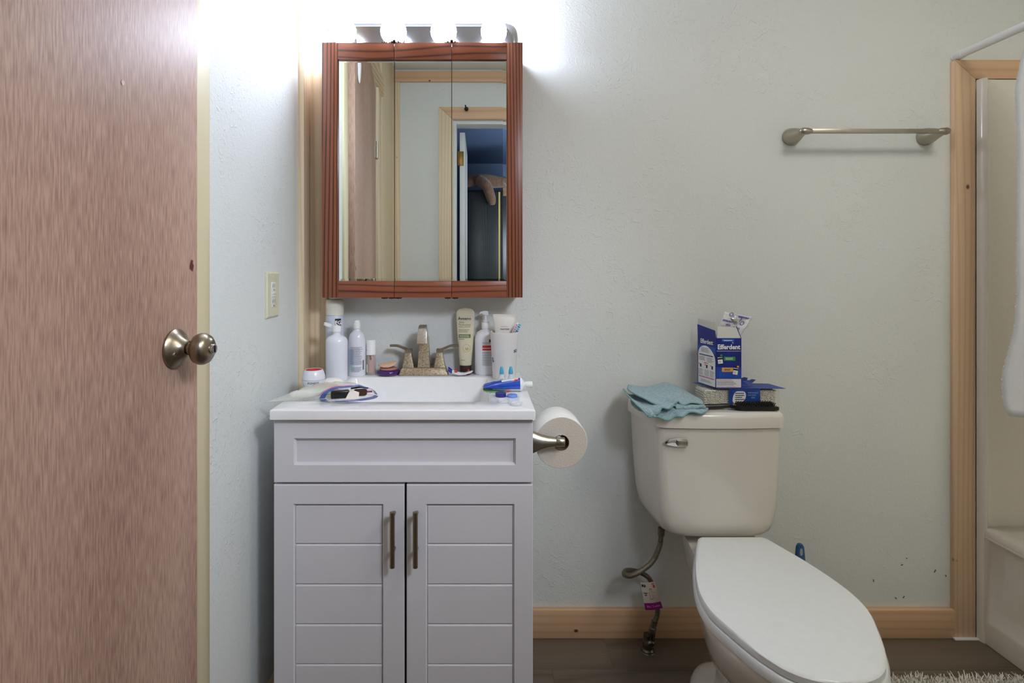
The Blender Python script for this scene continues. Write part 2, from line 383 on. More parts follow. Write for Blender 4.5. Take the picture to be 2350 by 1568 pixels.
# local +x runs from hinge to latch, local -y is the face seen in the room
H = E-Vector((math.sin(a_), math.cos(a_), 0))*0.61
d1.location = H
dirx = Vector((math.sin(a_), math.cos(a_), 0)); nrm = Vector((math.cos(a_), -math.sin(a_), 0))   # nrm into the room
d1.rotation_euler = (0, 0, math.atan2(dirx.y, dirx.x))
KM = Matrix.Translation((0.61-0.067, 0, 1.042)) @ Matrix.Rotation(PI/2, 4, 'X')                # lathe z -> local -y
def knobpart(prof, name, m, off=(0,0), n=40): 
    return MB().lathe(prof, n, c=(off[0], off[1], 0)).xf(KM).build(name, m, d1)
ks = knobpart([(0.0,0.0005),(0.0335,0.0005),(0.034,0.004),(0.032,0.0065),(0.027,0.010),(0.0195,0.016),(0.0155,0.021),(0.0138,0.025),(0.0118,0.0255),(0.0115,0.0245),(0,0.0245)], 'knob_rose', NICK2)
kn = knobpart([(0.0,0.024),(0.0105,0.024),(0.0105,0.031),(0.0125,0.033),(0.019,0.0355),(0.0245,0.040),(0.0272,0.047),(0.0270,0.053),(0.0235,0.0595),(0.0165,0.0645),(0.0100,0.0662),(0.0,0.0666)], 'door_knob', NICK2)
tb = MB().lathe([(0.0,0.066),(0.0085,0.066),(0.0085,0.0700),(0.0078,0.0712),(0,0.0712)], 24).xf(KM).build('turn_button', CHROME, d1)
MB().box(-0.0012,0.0012,-0.0055,0.0055,0.0706,0.0725,0.0003).xf(KM).build('turn_slot', DARK, d1)
MB().lathe([(0.0,0.011),(0.0036,0.011),(0.0036,0.0145),(0.0026,0.0152),(0,0.0146)], 16, c=(-0.0205,-0.006,0)).xf(KM).build('screw', CHROME, d1)
MB().box(0.6099,0.6112,0.005,0.029,1.012,1.070,0.0004).build('latch_plate', NICK, d1)
for zz in (1.82, 0.25):
    hb = MB().tube([(0.0,-0.0065,zz-0.045),(0.0,-0.0065,zz+0.045)], 0.006).box(0.001,0.016,-0.0015,0.0005,zz-0.045,zz+0.045).build('hinge', NICK, d1)
# small dark knot and pale chip in the veneer
fnD = lambda u, v, k=0: Vector((u, -0.0006-k, v))
def blot(u, v, ru, rv, m, name, parent, fn, seed=0, n=14):
    rr = random.Random(seed); pts = [fn(u+ru*math.cos(2*PI*i/n)*rr.uniform(.6,1.1), v+rv*math.sin(2*PI*i/n)*rr.uniform(.6,1.1)) for i in range(n)]
    mb = MB(); mb.bm.faces.new([mb.bm.verts.new(p) for p in pts]); return mb.build(name, m, parent, smooth=0)
blot(0.592, 1.185, 0.006, 0.013, mat('knot brown', (96,34,26), .5), 'knot', d1, fnD, 2)
blot(0.42, 1.455, 0.004, 0.005, mat('chip pale', (216,196,184), .6), 'chip', d1, fnD, 5)

# white door of the far room, standing edge-on behind the doorway
d2 = struct(MB().box(-0.130,-0.095,-1.02,-0.325,0.012,2.09,0.001), 'door_2', WF)
MB().box(-0.140,-0.104,-0.3250,-0.3225,1.87,1.965,0.0008).tube([(-0.140,-0.3195,1.87),(-0.140,-0.3195,1.965)],0.006).build('hinge', mat('aged brass', (128,100,52), .4, .9), d2)
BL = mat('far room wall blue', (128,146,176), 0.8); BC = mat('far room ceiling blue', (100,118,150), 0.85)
struct(MB().box(-1.5, 2.2, -2.5, -2.4, -0.05, 2.3), 'wall_far_room', BL, smooth=0)
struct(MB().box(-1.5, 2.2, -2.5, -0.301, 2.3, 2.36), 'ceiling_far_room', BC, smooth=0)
struct(MB().box(-1.6, -1.5, -2.5, -0.301, -0.05, 2.3), 'wall_far_room_side', BL, smooth=0)
struct(MB().box(2.2, 2.3, -2.5, -0.301, -0.05, 2.3), 'wall_far_room_end', BL, smooth=0)
wd = thing('wardrobe', 'dark stained tall wooden wardrobe reflected in the mirror, in the far blue room', 'wardrobe', (0.1, -1.30, 0))
DK = wood('dark stain', 2, (44,46,44), (22,24,24), rings=10, rough=.35)
MB().box(-0.26,0.47,-0.5,-0.02,0.0,1.86,0.004).build('carcass', DK, wd)
for x0, x1 in ((-0.255,0.055),(0.085,0.465)):
    dd = MB().box(x0,x1,-0.019,0.0,0.06,1.84,0.003).build('door', DK, wd)
MB().box(0.062,0.078,-0.019,-0.004,0.3,1.84).build('edge_strip', mat('yellow strip', (190,170,110), .5), wd)
pl = thing('plush_throw', 'brown fuzzy plush throw draped over the top of the dark wardrobe', 'throw', (0.1, -1.30, 1.862))
FUZZ = mat('brown plush', (128,92,68), 0.95, var=.4, nscale=30, sheen=.4, bump=.8, bscale=120, bdist=.01)
def lump(pts, rs, name, parent, m):
    return MB().tube(cat(pts, 5), [interp(list(zip([i/(len(rs)-1) for i in range(len(rs))], rs)), k/(5*(len(pts)-1))) for k in range(5*(len(pts)-1)+1)], 14).build(name, m, parent, 60)
lump([(-0.24,-0.03,0.066),(-0.12,-0.01,0.078),(-0.02,-0.02,0.072),(0.10,-0.03,0.066),(0.25,-0.03,0.068),(0.42,-0.02,0.060)], [0.045,0.055,0.06,0.045,0.06,0.05], 'body', pl, FUZZ)
lump([(-0.10,0.02,0.07),(-0.04,0.058,0.02),(0.0,0.058,-0.09),(0.01,0.054,-0.14)], [0.05,0.045,0.04,0.02], 'dangling_arm', pl, FUZZ)
lump([(0.30,0.0,0.07),(0.36,0.058,0.0),(0.38,0.058,-0.06)], [0.05,0.04,0.02], 'dangling_arm', pl, FUZZ)
hk = thing('door_hook', 'flat white oval plastic hook on the reddish door, seen in the mirror', 'hook', (-0.519,0.90,2.06), a_-0)
MB().lathe([(0.0,-0.075),(0.008,-0.07),(0.016,-0.045),(0.020,0.0),(0.018,0.05),(0.009,0.085),(0.0,0.09)], 20, sx=0.35, sy=1.0).build('plate', WHITEM, hk)
ck = thing('coat_knob', 'small dark round knob on the pine head casing seen in the mirror', 'knob', (-0.082, YF+0.0185, 2.196))
MB().lathe([(0,0),(0.006,0),(0.005,0.012),(0.012,0.018),(0.013,0.026),(0.007,0.031),(0,0.031)], 16).xf(Matrix.Rotation(-PI/2,4,'X')).build('knob', mat('dark bronze', (52,42,30), .4, .8), ck)
MB().tube([(0,0.004,0.004),(-0.004,0.012,0.016),(-0.007,0.014,0.028)], 0.0045, 8).build('stem', mat('dark bronze', (52,42,30), .4, .8), ck)

# marks on the back wall near the tub
for i, (px, py, l, an) in enumerate([(2070,1297,.006,.5),(2146,1311,.010,1.1),(2005,1333,.008,1.7),(2171,1322,.005,2.0),(2056,1373,.006,2.4),(2074,1371,.008,.9),(2081,1282,.003,2.)]):
    p = at(px, py, D-0.0012); 
    o = MB().box(-l/2,l/2,-0.0004,0.0008,-0.0011,0.0011).xf(Matrix.Rotation(-an,4,'Y')).build('scuff', mat('scuff mark', (96,92,84), .8), bpy.data.objects['wall_back'], 0)
    o.location = p

# ------------------------------------------------------------------ vanity cabinet
VXc = -0.180
vc = thing('vanity_cabinet', 'white two-door shaker vanity cabinet under the white sink top', 'cabinet', (VXc, 1.255, 0))
hw = 0.307; zt = 0.8255
def Lx(px, Y=1.255): return (px-VX)*Y/F-VXc
def Lz(py, Y=1.255): return ZC-(py-VY)*Y/F
mb = MB().box(-hw, -hw+0.015, 0.019, 0.45, 0, zt, 0.0005).box(hw-0.015, hw, 0.019, 0.45, 0, zt, 0.0005)
mb.box(-hw+.015, hw-.015, 0.44, 0.45, 0.0, zt).box(-hw+.015, hw-.015, 0.03, 0.44, 0.10, 0.115).box(-hw+.015, hw-.015, 0.06, 0.075, 0.0, 0.10)
mb.build('carcass', CAB, vc)
MB().box(-hw+.016, hw-.016, 0.024, 0.03, 0.12, 0.69).build('dark_interior', DARK, vc)
def panel_frame(x0, x1, z0, z1, ix0, ix1, iz0, iz1, y0=0.0, dep=0.018, bevel=0.004, rec=0.007):
    """frame with a sloped inner lip down to a recessed field"""
    mb = MB(); r = lambda a,b,c,d,y: [(a,y,c),(b,y,c),(b,y,d),(a,y,d)]
    e = 0.0015
    mb.loft([r(x0,x1,z0,z1,y0+dep), r(x0,x1,z0,z1,y0+e), r(x0+e,x1-e,z0+e,z1-e,y0), r(ix0-bevel,ix1+bevel,iz0-bevel,iz1+bevel,y0), r(ix0,ix1,iz0,iz1,y0+rec), r(ix0,ix1,iz0,iz1,y0+rec+.003)], True, True)
    return mb
zm = Lz(1108)
panel_frame(-hw, hw, zm, zt-0.0015, Lx(678), Lx(1180), Lz(1064), Lz(1010)).build('apron_panel', CAB, vc, 20)
def vdoor(x0, x1, ix0, ix1, hx):
    z0, z1 = 0.105, Lz(1113); iz1 = Lz(1161); iz0 = 0.165
    d = panel_frame(x0, x1, z0, z1, ix0, ix1, iz0, iz1, rec=0.0075).build('door', CAB, vc, 20)
    zz = iz1-0.0008; hgt = 0.0955; first = True; tops = [Lz(1161), Lz(1251), Lz(1344), Lz(1436), Lz(1528)]
    tops += [tops[-1]-hgt, iz0]
    for k in range(6):
        a, b = tops[k+1]+0.0012, tops[k]-0.0012
        # each tongue board has a chamfered upper edge
        y0, y1 = 0.0048, 0.0090
        mb = MB(); pr = [(y1,a),(y0+.0005,a),(y0,a+.0008),(y0,b-.0035),(y0+.003,b),(y1,b)]
        mb.loft([[(xx, p[0], p[1]) for p in pr] for xx in (ix0+0.0006+.0018*0, ix1-0.0006)])
        mb.build('slat', CAB, d, 20)
    hp = MB(); zc0, zc1 = Lz(1303, 1.225), Lz(1176, 1.225)
    hp.tube([(hx,-0.030,zc0+.0006),(hx,-0.030,zc0),(hx,-0.030,zc1),(hx,-0.030,zc1+.0006)], [0.0048,0.0060,0.0060,0.0048], 20)
    for zq in (zc0+0.030, zc1-0.014):
        hp.tube([(hx,-0.026,zq),(hx,0.0005,zq)], 0.0042, 12)
    hp.build('handle', NICK2, d, label='brushed nickel bar handle')
    return d
vdoor(-hw, Lx(927.5), Lx(677), Lx(876), Lx(900,1.225))
vdoor(Lx(933), hw, Lx(981), Lx(1177), Lx(953,1.225))

# sink top with basin
vt = thing('sink_top', 'glossy white one-piece sink top with rectangular basin on the vanity', 'sink', (VXc, 1.24, 0.8265))
W2 = 0.3115; dp = 0.466; T = 0.0225
def orect(x0,x1,y0,y1,r,z,n=5): return ring_z(rrect(x0,x1,y0,y1,r,n), z)
rings = [orect(-W2,W2,0,dp,.003,0), orect(-W2,W2,0,dp,.003,T-.003), orect(-W2+.0008,W2-.0008,.0008,dp-.0008,.003,T-.0008), orect(-W2+.003,W2-.003,.003,dp-.003,.003,T),
         orect(-.210,.210,.078,.382,.022,T), orect(-.2075,.2075,.0805,.3795,.022,T-.0012), orect(-.2055,.2055,.0825,.3775,.022,T-.006),
         orect(-.198,.198,.092,.372,.025,T-.07), orect(-.190,.190,.100,.362,.03,T-.095), orect(-.165,.165,.125,.335,.03,T-.108), orect(-.03,.03,.215,.245,.012,T-.114)]
MB().loft(rings, False, True).build('basin_top', CERAM, vt, 50)
MB().lathe([(0.0,T-.1145),(0.021,T-.1145),(0.022,T-.1115),(0.018,T-.1105),(0.0,T-.1105)], 24, c=(0,.23,0)).build('drain', CHROME, vt)
TOPZ = 0.849

# ------------------------------------------------------------------ faucet
fc = thing('faucet', 'brushed two-handle centreset faucet with arched spout behind the basin', 'faucet', (-0.1735, 1.6685, TOPZ))
pb = lambda x, y, z, r=.002: ring_z(rrect(-x, x, -y, y, r, 3), z)
MB().loft([pb(.0765,.0275,.0006), pb(.0765,.0275,.003), pb(.0685,.021,.0215), pb(.067,.0195,.023)]).build('base', BRONZE, fc)
for s in (-1, 1):
    h = MB(); cx = s*0.0490
    def sq(hx, hy, z, r=.001, c=0): return [(cx+p[0]+c, p[1], z) for p in rrect(-hx, hx, -hy, hy, r, 2)]
    h.loft([sq(.0175,.0165,.0235), sq(.0085,.009,.069)])
    hh = h.build('handle', BRONZE, fc, 25)
    lv = MB(); lv.loft([sq(.0088,.0085,.0695,.001), sq(.0105,.0095,.072,.001), sq(.0105,.0095,.079,.001), sq(.009,.0085,.0805,.001)])
    path = cat([(cx+s*0.002,0,.0765),(cx+s*0.018,0,.0835),(cx+s*0.036,0,.0900),(cx+s*0.058,0,.0905)], 5)
    rr = []
    for i, p in enumerate(path):
        t = i/(len(path)-1); hy = .0075+0.001*t; hz = .0035-.0004*t
        rr.append([(p.x, -hy, p.z-hz),(p.x, hy, p.z-hz),(p.x, hy, p.z+hz),(p.x, -hy, p.z+hz)])
    lv.loft(rr); lv.build('lever', BRD, hh, 25)
sp = MB(); 
sp.loft([ring_z(rrect(-.0195,.0195,-.016,.018,.002,3), .0235), ring_z(rrect(-.0165,.0165,-.012,.016,.002,3), .070), ring_z(rrect(-.0135,.0135,-.006,.014,.002,3), .118)])
sb = sp.build('spout_column', BRONZE, fc, 30)
# the arch leans forward over the basin and ends in a flared lip
pth = cat([(0,.004,.112),(0,-.002,.134),(0,-.018,.147),(0,-.036,.149),(0,-.050,.136),(0,-.058,.104)], 6); rr = []
for i, p in enumerate(pth):
    t = i/(len(pth)-1); tg = (pth[min(i+1,len(pth)-1)]-pth[max(i-1,0)]).normalized(); nv = Vector((0, -tg.z, tg.y)); hw_ = .0122-.0025*math.sin(PI*min(t*1.2,1))+.0035*t; th = .011-.003*t
    q = rrect(-hw_, hw_, -th, th, .003, 3); rr.append([(a[0], p.y+nv.y*a[1], p.z+nv.z*a[1]) for a in q])
MB().loft(rr).build('spout', SPOUT, fc, 40)
MB().tube([(0,.021,.02),(0,.021,.098)], .0022, 8).lathe([(0,.098),(.005,.098),(.005,.104),(.0035,.106),(0,.106)], 12, c=(0,.021,0)).build('lift_rod', BRD, fc)

# ------------------------------------------------------------------ medicine cabinet with three mirrors
MY = 1.590
mc = thing('medicine_cabinet', 'red oak medicine cabinet with three mirrored doors on the wall above the sink', 'cabinet', (-0.1713, MY, 1.0945))
mh = 0.302; MZ = 0.766
MB().box(-mh+.004, mh-.004, .0195, .1195, 0.004, MZ-.004, .001).build('carcass', OAKV, mc)
q1 = (904.5-VX)*MY/F+0.1713; q2 = (1036.5-VX)*MY/F+0.1713; ST = .048; RL = .0515; RB = .049
def mdoor(x0, x1, left, right):
    x0 += .0006; x1 -= .0006
    g0 = x0+ST if left else x0; g1 = x1-ST if right else x1
    # backing board carries rails with level grain, stile, pane and hinges
    d = MB().box(g0, g1, .0078, .017, RB-.003, MZ-RL+.003).build('door', DARK, mc)
    for (z0, z1) in ((MZ-RL, MZ), (0, RB)): MB().box(g0 if left else x0, g1 if right else x1, 0, .018, z0, z1, .0012).build('rail', OAKH, d)
    if left: MB().box(x0, g0, 0, .018, 0, MZ, .0012).build('stile', OAKV, d)
    if right: MB().box(g1, x1, 0, .018, 0, MZ, .0012).build('stile', OAKV, d)
    # bevelled mirror pane
    a, b, c, e = g0, g1, RB, MZ-RL; bl = .011 if left else 0.0003; br = .011 if right else 0.0003; bt = .0075
    r = lambda a,b,c,e,y: [(a,y,c),(b,y,c),(b,y,e),(a,y,e)]
    MB().loft([r(a,b,c,e,.0075), r(a,b,c,e,.0068), r(a+bl,b-br,c+bt,e-bt,.0063)], True, True).build('mirror', MIRROR, d, 0)
    # dark lip around the glass
    return d
da = mdoor(-mh, q1, True, False); db = mdoor(q1, q2, False, False); dc = mdoor(q2, mh, False, True)
BRH = mat('dark bronze hinge', (62,44,32), .45, .7)
for d, xs in ((da, (q1-.030, q1-.008)), (db, (q1+.012, q2-.012)), (dc, (q2+.010,))):
    for xx in xs:
        for z0, z1 in ((-.0035, -.0003), (MZ+.0003, MZ+.0035)):
            mb = MB(); mb.box(xx-.009, xx+.009, .004, .020, z0, z1, .0008)
            mb.tube([(xx, .002, z0-.0005), (xx, .002, z1+.0005)], .0032, 10)
            mb.build('hinge', BRH, d)
for qq in (q1, q2): MB().box(qq-.0045,qq+.0045,-.002,.012,MZ+.0003,MZ+.008,.001).build('pivot_pin', BRH, mc)

# ------------------------------------------------------------------ vanity light
vl = thing('vanity_light', 'four-globe chrome vanity light bar glowing above the mirrored cabinet', 'light', (-0.1860, D, 1.907))
pts = [(x, z) for x, z in rpoly([(-.305,-.0445),(.305,-.0445),(.305,.062),(-.305,.062)], .045, 8)]
def oval(sx, sz, y): return [(p[0]*sx, y, p[1]*sz) for p in pts]
PLT = mat('satin steel plate', (200,200,204), .14, 1.0)
MB().loft([oval(1,1,-.0005), oval(1,1,-.010), oval(.985,.93,-.0125), oval(.985,.93,-.016), oval(.965,.84,-.0175), oval(.94,.74,-.024)]).build('back_plate', PLT, vl, 30)
GLOW = mat('lit globe', (225,234,255), .3, emit=BULB, ecol=(222,232,255), var=0)
for i in range(4):
    x = (i-1.5)*.1535
    M = Matrix.Translation((x, -.024, 0)) @ Matrix.Rotation(PI/2, 4, 'X')
    MB().lathe([(0,0),(.026,0),(.026,.004),(.021,.006),(.019,.024),(0,.024)], 24).xf(M).build('socket', PLT, vl)
    R = .0395
    MB().lathe([(0.0,.018),(.014,.0185),(.016,.022)]+[(R*math.sin(t), .064-R*math.cos(t)) for t in [0.46+k*(PI-.46)/14 for k in range(14)]]+[(0,.064+R)], 28).xf(M).build('globe_bulb', GLOW, vl, 60)

# ------------------------------------------------------------------ outlet on the left wall
ol = thing('outlet', 'almond wall plate with white rocker-style double socket on the left wall', 'outlet', (XL, 1.4215, 1.111))
IV = mat('almond plastic', (222,220,190), .35); IW = mat('socket white', (230,230,222), .35)
r = lambda hy, hz, x: [(x,-hy,-hz),(x,hy,-hz),(x,hy,hz),(x,-hy,hz)]
MB().loft([r(.0415,.0605,.0003), r(.0415,.0605,.003), r(.0375,.0565,.006)]).build('wall_plate', IV, ol, 20)
dv = MB().box(.0058,.0072,-.0165,.0165,-.0335,.0335,.0005).build('socket_face', IW, ol)
for z in (.021, -.021):
    MB().box(.0072,.0075,-.0075,-.0055,z-.001,z+.008).box(.0072,.0075,.0045,.006,z-.0005,z+.0075).box(.0072,.0075,-.002,.0015,z-.010,z-.0065).build('slot', DARK, dv, 0)
MB().box(.0071,.0086,-.013,.013,-.0055,-.0005,.0004).box(.0071,.0086,-.013,.013,.0010,.0060,.0004).build('test_button', IW, dv)
for z in (.0475,-.0475): MB().lathe([(0,0),(.0028,0),(.0022,.0012),(0,.0012)], 12).xf(Matrix.Translation((.0058,0,z))@Matrix.Rotation(PI/2,4,'Y')).build('screw', IV, ol)

# ------------------------------------------------------------------ toilet
TX, TY = 0.685, 1.70
wc = thing('toilet', 'white two-piece elongated toilet standing between vanity and tub', 'toilet', (TX, TY, 0))
def trap(hf, hb, yf, yb, r=.022, bow=.006):
    p = rpoly([(-hb,yb),(-hb+.002,yb-.05),(-hf,yf+.004),(-hf*.45,yf-bow),(hf*.45,yf-bow),(hf,yf+.004),(hb-.002,yb-.05),(hb,yb)], [.012,.05,r,.08,.08,r,.05,.012], 5)
    return p
def tr(hf, hb, yf, yb, z, r=.022): return ring_z(trap(hf, hb, yf, yb, r), z)
MB().loft([tr(.126,.135,-.176,-.035,.4150,.04), tr(.142,.154,-.186,-.025,.4185,.04), tr(.155,.170,-.192,-.016,.431,.035), tr(.163,.181,-.195,-.012,.456,.03), tr(.169,.190,-.196,-.010,.50,.026), tr(.173,.199,-.199,-.010,.60,.024), tr(.176,.205,-.200,-.010,.7275,.022)]).build('tank', PORC, wc, 60)
MB().loft([tr(.176,.206,-.202,-.008,.7295), tr(.182,.213,-.208,-.004,.7315), tr(.182,.213,-.208,-.004,.760), tr(.179,.210,-.205,-.006,.768), tr(.172,.203,-.198,-.012,.7725), tr(.16,.19,-.186,-.022,.7735)]).build('tank_lid', PORC, wc, 60)
fv = MB().prism([(-.165,-.1985,.690),(-.150,-.1985,.700),(-.125,-.1985,.7035),(-.104,-.1985,.702),(-.0985,-.1985,.699),(-.0985,-.1985,.681),(-.105,-.1985,.679),(-.130,-.1985,.679),(-.152,-.1985,.682)], (0,-.010,0), bev=.002).build('flush_lever', CHROME, wc)
MB().box(-.129,-.1000,-.216,-.2085,.6825,.6990,.002).build('grip', NICK, fv)
# elongated outline: distance from hinge -> half width; the axis leans a little to the left towards the front
HT = [(0,.085),(.010,.0965),(.055,.115),(.12,.141),(.195,.164),(.26,.1765),(.32,.1745),(.36,.161),(.41,.141),(.45,.121),(.485,.096),(.506,.069),(.5165,.042),(.5215,.018),(.5225,.006)]
def axis(s): return .015-.079*(s-.02)
HTS = None
def smooth_tab(tab):
    c = cat([(a, b, 0) for a, b in tab], 6); return [(p.x, max(p.y, 0.004)) for p in c]
HT = smooth_tab(HT)
def egg(k=0.0, s0=0.0, s1=.5225, sc_w=1.0, nn=44, tab=HT):
    """closed outline grown by k"""
    ss = [s0+(s1-s0)*(1-math.cos(PI*(i/nn)))/2 for i in range(nn+1)]
    sm = lambda x: sum(interp(tab, x+d) for d in (-.018,-.009,0,.009,.018))/5 if .03 < x < .48 else interp(tab, x)
    R = []; L = []
    for s in ss:
        u = (s-s0)/(s1-s0); h = sm(u*.5225)*sc_w
        yy = -.225-s; 
        if k: h = max(h+k, .0012); yy -= k*((u-.5)*2)
        R.append((axis(s)+h, yy)); L.append((axis(s)-h, yy))
    return R+L[::-1]
def eg(z, **q): return ring_z(egg(**q), z)
MB().loft([eg(.417,k=-.002), eg(.4185,k=.0), eg(.431,k=0), eg(.4345,k=-.0025), eg(.4355,k=-.007)]).build('seat_cover', SEAT, wc, 40)
MB().loft([eg(.3945,k=.000), eg(.396,k=.004), eg(.408,k=.005), eg(.4145,k=.002), eg(.416,k=-.002)]).build('seat', SEAT, wc, 40)
BT = smooth_tab([(0,.080),(.03,.100),(.10,.105),(.17,.112),(.23,.140),(.30,.160),(.36,.168),(.41,.160),(.45,.140),(.485,.108),(.508,.066),(.518,.034),(.5225,0)])
def bg(z, s0, s1, w, k=0.0): return ring_z(egg(k=k, s0=s0, s1=s1, sc_w=w, tab=BT), z)
MB().loft([bg(.0005,-.03,.33,.66), bg(.010,-.032,.335,.67), bg(.022,-.02,.32,.62), bg(.035,0.0,.30,.53), bg(.10,.01,.30,.50), bg(.17,.0,.32,.54), bg(.225,-.04,.36,.64), bg(.262,-.09,.405,.775), bg(.268,-.10,.415,.83), bg(.276,-.11,.428,.87), bg(.32,-.15,.475,.96), bg(.36,-.17,.502,1.0), bg(.385,-.175,.512,1.02), bg(.393,-.175,.512,1.0)]).loft([ring_z([(.005+.115*k*math.cos(2*PI*i/40), -.312+.190*k*math.sin(2*PI*i/40)) for i in range(40)], z) for z, k in ((.0005,1.0),(.008,1.01),(.018,.96),(.028,.86),(.034,.70))]).build('bowl', PORC, wc, 50)
MB().box(-.055,.085,-.232,-.214,.394,.422,.004).build('hinge_block', SEAT, wc)
MB().lathe([(0,.0),(.017,0),(.017,.008),(.012,.017),(0,.02)], 20, c=(-.079,-.29,.022)).build('bolt_cap', SEAT, wc)

# water supply: braided hose, valve, paper tag
sh = thing('supply_hose', 'braided grey water hose looping from the tank to a chrome floor valve', 'hose', (0.520, 1.636, 0))
def lp(px, py, Y): 
    p = at(px, py, Y); return (p.x-.520, p.y-1.636, p.z)
BRAID = mat('braided hose', (132,124,106), .42, .55, nscale=260, col2=(84,76,60), bump=.6, bscale=420, stretch=(1,1,1))
hp = cat([lp(1517,1226,1.60),lp(1514,1252,1.595),lp(1500,1285,1.585),lp(1478,1306,1.575),lp(1450,1321,1.57),lp(1433,1319,1.59),lp(1438,1310,1.625),lp(1462,1312,1.655),lp(1487,1325,1.665),lp(1500,1350,1.66),lp(1508,1385,1.65),lp(1508,1412,1.645),lp(1501,1430,1.64)], 8)
MB().tube(hp, .0073, 14).build('braided_hose', BRAID, sh, 60)
MB().tube([lp(1518,1212,1.60),lp(1517,1228,1.60)], .010, 12).build('tank_nut', BRAID, sh)
VAL = mat('worn chrome', (120,116,104), .22, 1.0)
MB().tube([lp(1502,1426,1.64),lp(1499,1440,1.639),lp(1498,1442,1.639),lp(1493,1470,1.637)], [.0095,.0095,.0115,.0115], 8).build('valve_nut', VAL, sh, 30)
MB().lathe([(0,.0),(.019,0),(.019,.006),(.015,.011),(.0155,.030),(.0130,.034),(.0125,.052),(0,.052)], 20).build('valve_body', VAL, sh)
MB().tube([(0,-.010,.040),(0,-.026,.043)], .005, 10).lathe([(0,0),(.011,0),(.012,.006),(.008,.010),(0,.010)], 16, c=(0,0,0), M=Matrix.Translation((0,-.024,.043))@Matrix.Rotation(PI/2,4,'X')@Matrix.Scale(.7,4,(0,1,0))).build('valve_handle', VAL, sh)
MB().lathe([(0,0.0003),(.021,0.0003),(.019,.003),(0,.003)], 24).build('escutcheon', VAL, sh)
pt = thing('paper_tag', 'white and purple printed paper tag clipped on the water hose', 'tag', at(1493,1400,1.635))
def tagp(px, py): return at(px, py, 1.633)-Vector(pt.location)
TW = mat('tag paper', (222,212,200), .7)
tc = [tagp(1470,1336), tagp(1502,1335), tagp(1516,1380), tagp(1478,1384)]
def tq(u, v, k=0):     # v from top
    a = tc[0].lerp(tc[1], u); b = tc[3].lerp(tc[2], u); p = a.lerp(b, v); p.y -= .0006+k+.004*math.sin(PI*u); return p
MB().grid(lambda a,b: tq(a,b), 6, 4).grid(lambda a,b: tq(a,b,-.0008), 6, 4).build('card', TW, pt)
MB().grid(lambda a,b: tq(a,1+b*.34,.0001), 6, 1).build('purple_band', mat('tag purple', (150,20,132), .5), pt)
text('Blu Toilet', .0085, lambda u,v,k=0: tq(.5+u/.044, 1.17-v/.064, .0006), mat('tag pink ink', (232,190,226), .6), pt)
text('R3', .010, lambda u,v,k=0: tq(.16+u/.044, .17-v/.064, .0006), DARK, pt, bold=.0006)
text('Toilet', .0045, lambda u,v,k=0: tq(.18+u/.044, .52-v/.064, .0006), DARK, pt, bold=.0003)
text('3/8', .0045, lambda u,v,k=0: tq(.18+u/.044, .62-v/.064, .0006), DARK, pt, bold=.0003)
text('TAG', .0045, lambda u,v,k=0: tq(.80+u/.044, .08-v/.064, .0006), RED, pt, bold=.0003)
MB().grid(lambda a,b: tq(.78+.13*a,.14+.14*b,.0004),1,1).build('red_mark', RED, pt, 0)
mb = MB()
for a0,a1,b0,b1 in ((.48,.49,.3,.5),(.60,.61,.3,.5),(.45,.64,.3,.315),(.36,.74,.5,.515),(.42,.43,.55,.8),(.58,.59,.55,.8),(.42,.59,.8,.815),(.68,.69,.6,.8)):
    mb.grid(lambda a,b: tq(a0+(a1-a0+.008)*a,b0+(b1-b0+.008)*b,.0004),1,1)
mb.build('diagram', INK, pt, 0)

# toilet brush behind the bowl
br = thing('toilet_brush', 'blue-handled toilet brush standing on the floor behind the toilet', 'brush', (0.968, 1.60, 0))
BH = mat('brush blue', (52,100,152), .3, trans=.1)
rr = []
for z, hx in ((.10,.008),(.22,.009),(.27,.0155),(.30,.0150),(.325,.0128),(.342,.0110),(.350,.006)):
    rr.append([(p[0]+.002*(z-.3)*20*.2, p[1], z) for p in rrect(-hx, hx, -.006, .006, .005, 3)])
MB().loft(rr).build('handle', BH, br, 60)
MB().loft([[(.0005+p[0]*.6, -.0068, .328+p[1]*1.5) for p in rrect(-.007,.007,-.007,.007,.006,4)], [(.0005+p[0]*.6, -.0050, .328+p[1]*1.5) for p in rrect(-.007,.007,-.007,.007,.006,4)]]).build('hang_hole', mat('pale hole', (170,178,186), .5), br)
MB().lathe([(0,0.02),(.03,.025),(.038,.05),(.034,.09),(.012,.102),(0,.102)], 20).build('bristle_head', WHITEM, br)
MB().lathe([(.050,0.0005),(.052,.02),(.048,.03),(.044,.03),(.046,.006),(0,.004)], 28, cap=False).build('drip_tray', WHITEP, br)

# ------------------------------------------------------------------ toilet paper holder and roll
Yp = 1.287
ph = thing('paper_holder', 'brushed nickel two-post paper holder on the side of the vanity', 'paper holder', (0.1274, Yp, 0.7595))
def horn(y, name, mir=1):
    rr = []
    for x, rv in ((0.0,.0275),(.004,.0268),(.012,.0230),(.024,.0183),(.038,.0142),(.052,.0122),(.0585,.0115)):
        rr.append([(x, y+min(rv,.0200)*math.cos(2*PI*k/28)*(.80 if x < .03 else .9), rv*math.sin(2*PI*k/28)) for k in range(28)])
    h = MB().loft(rr).build(name, NICK, ph, 50)
    MB().loft([[(x, y+r_*.9*math.cos(2*PI*k/28), r_*math.sin(2*PI*k/28)) for k in range(28)] for x, r_ in ((.059,.0108),(.0595,.0114),(.0790,.0106),(.0800,.0098))]).build('end_cap', NICK, h, 50)
horn(0.0, 'post'); horn(.150, 'post')
MB().tube([(.0685,.008,0),(.0685,.142,0)], .0075, 16).build('roller', WHITEP, ph)
tp = thing('toilet_paper_roll', 'white toilet paper roll hanging on the nickel holder beside the vanity', 'toilet paper', (.1274+.0745, 1.306, 0.7595-.0085))
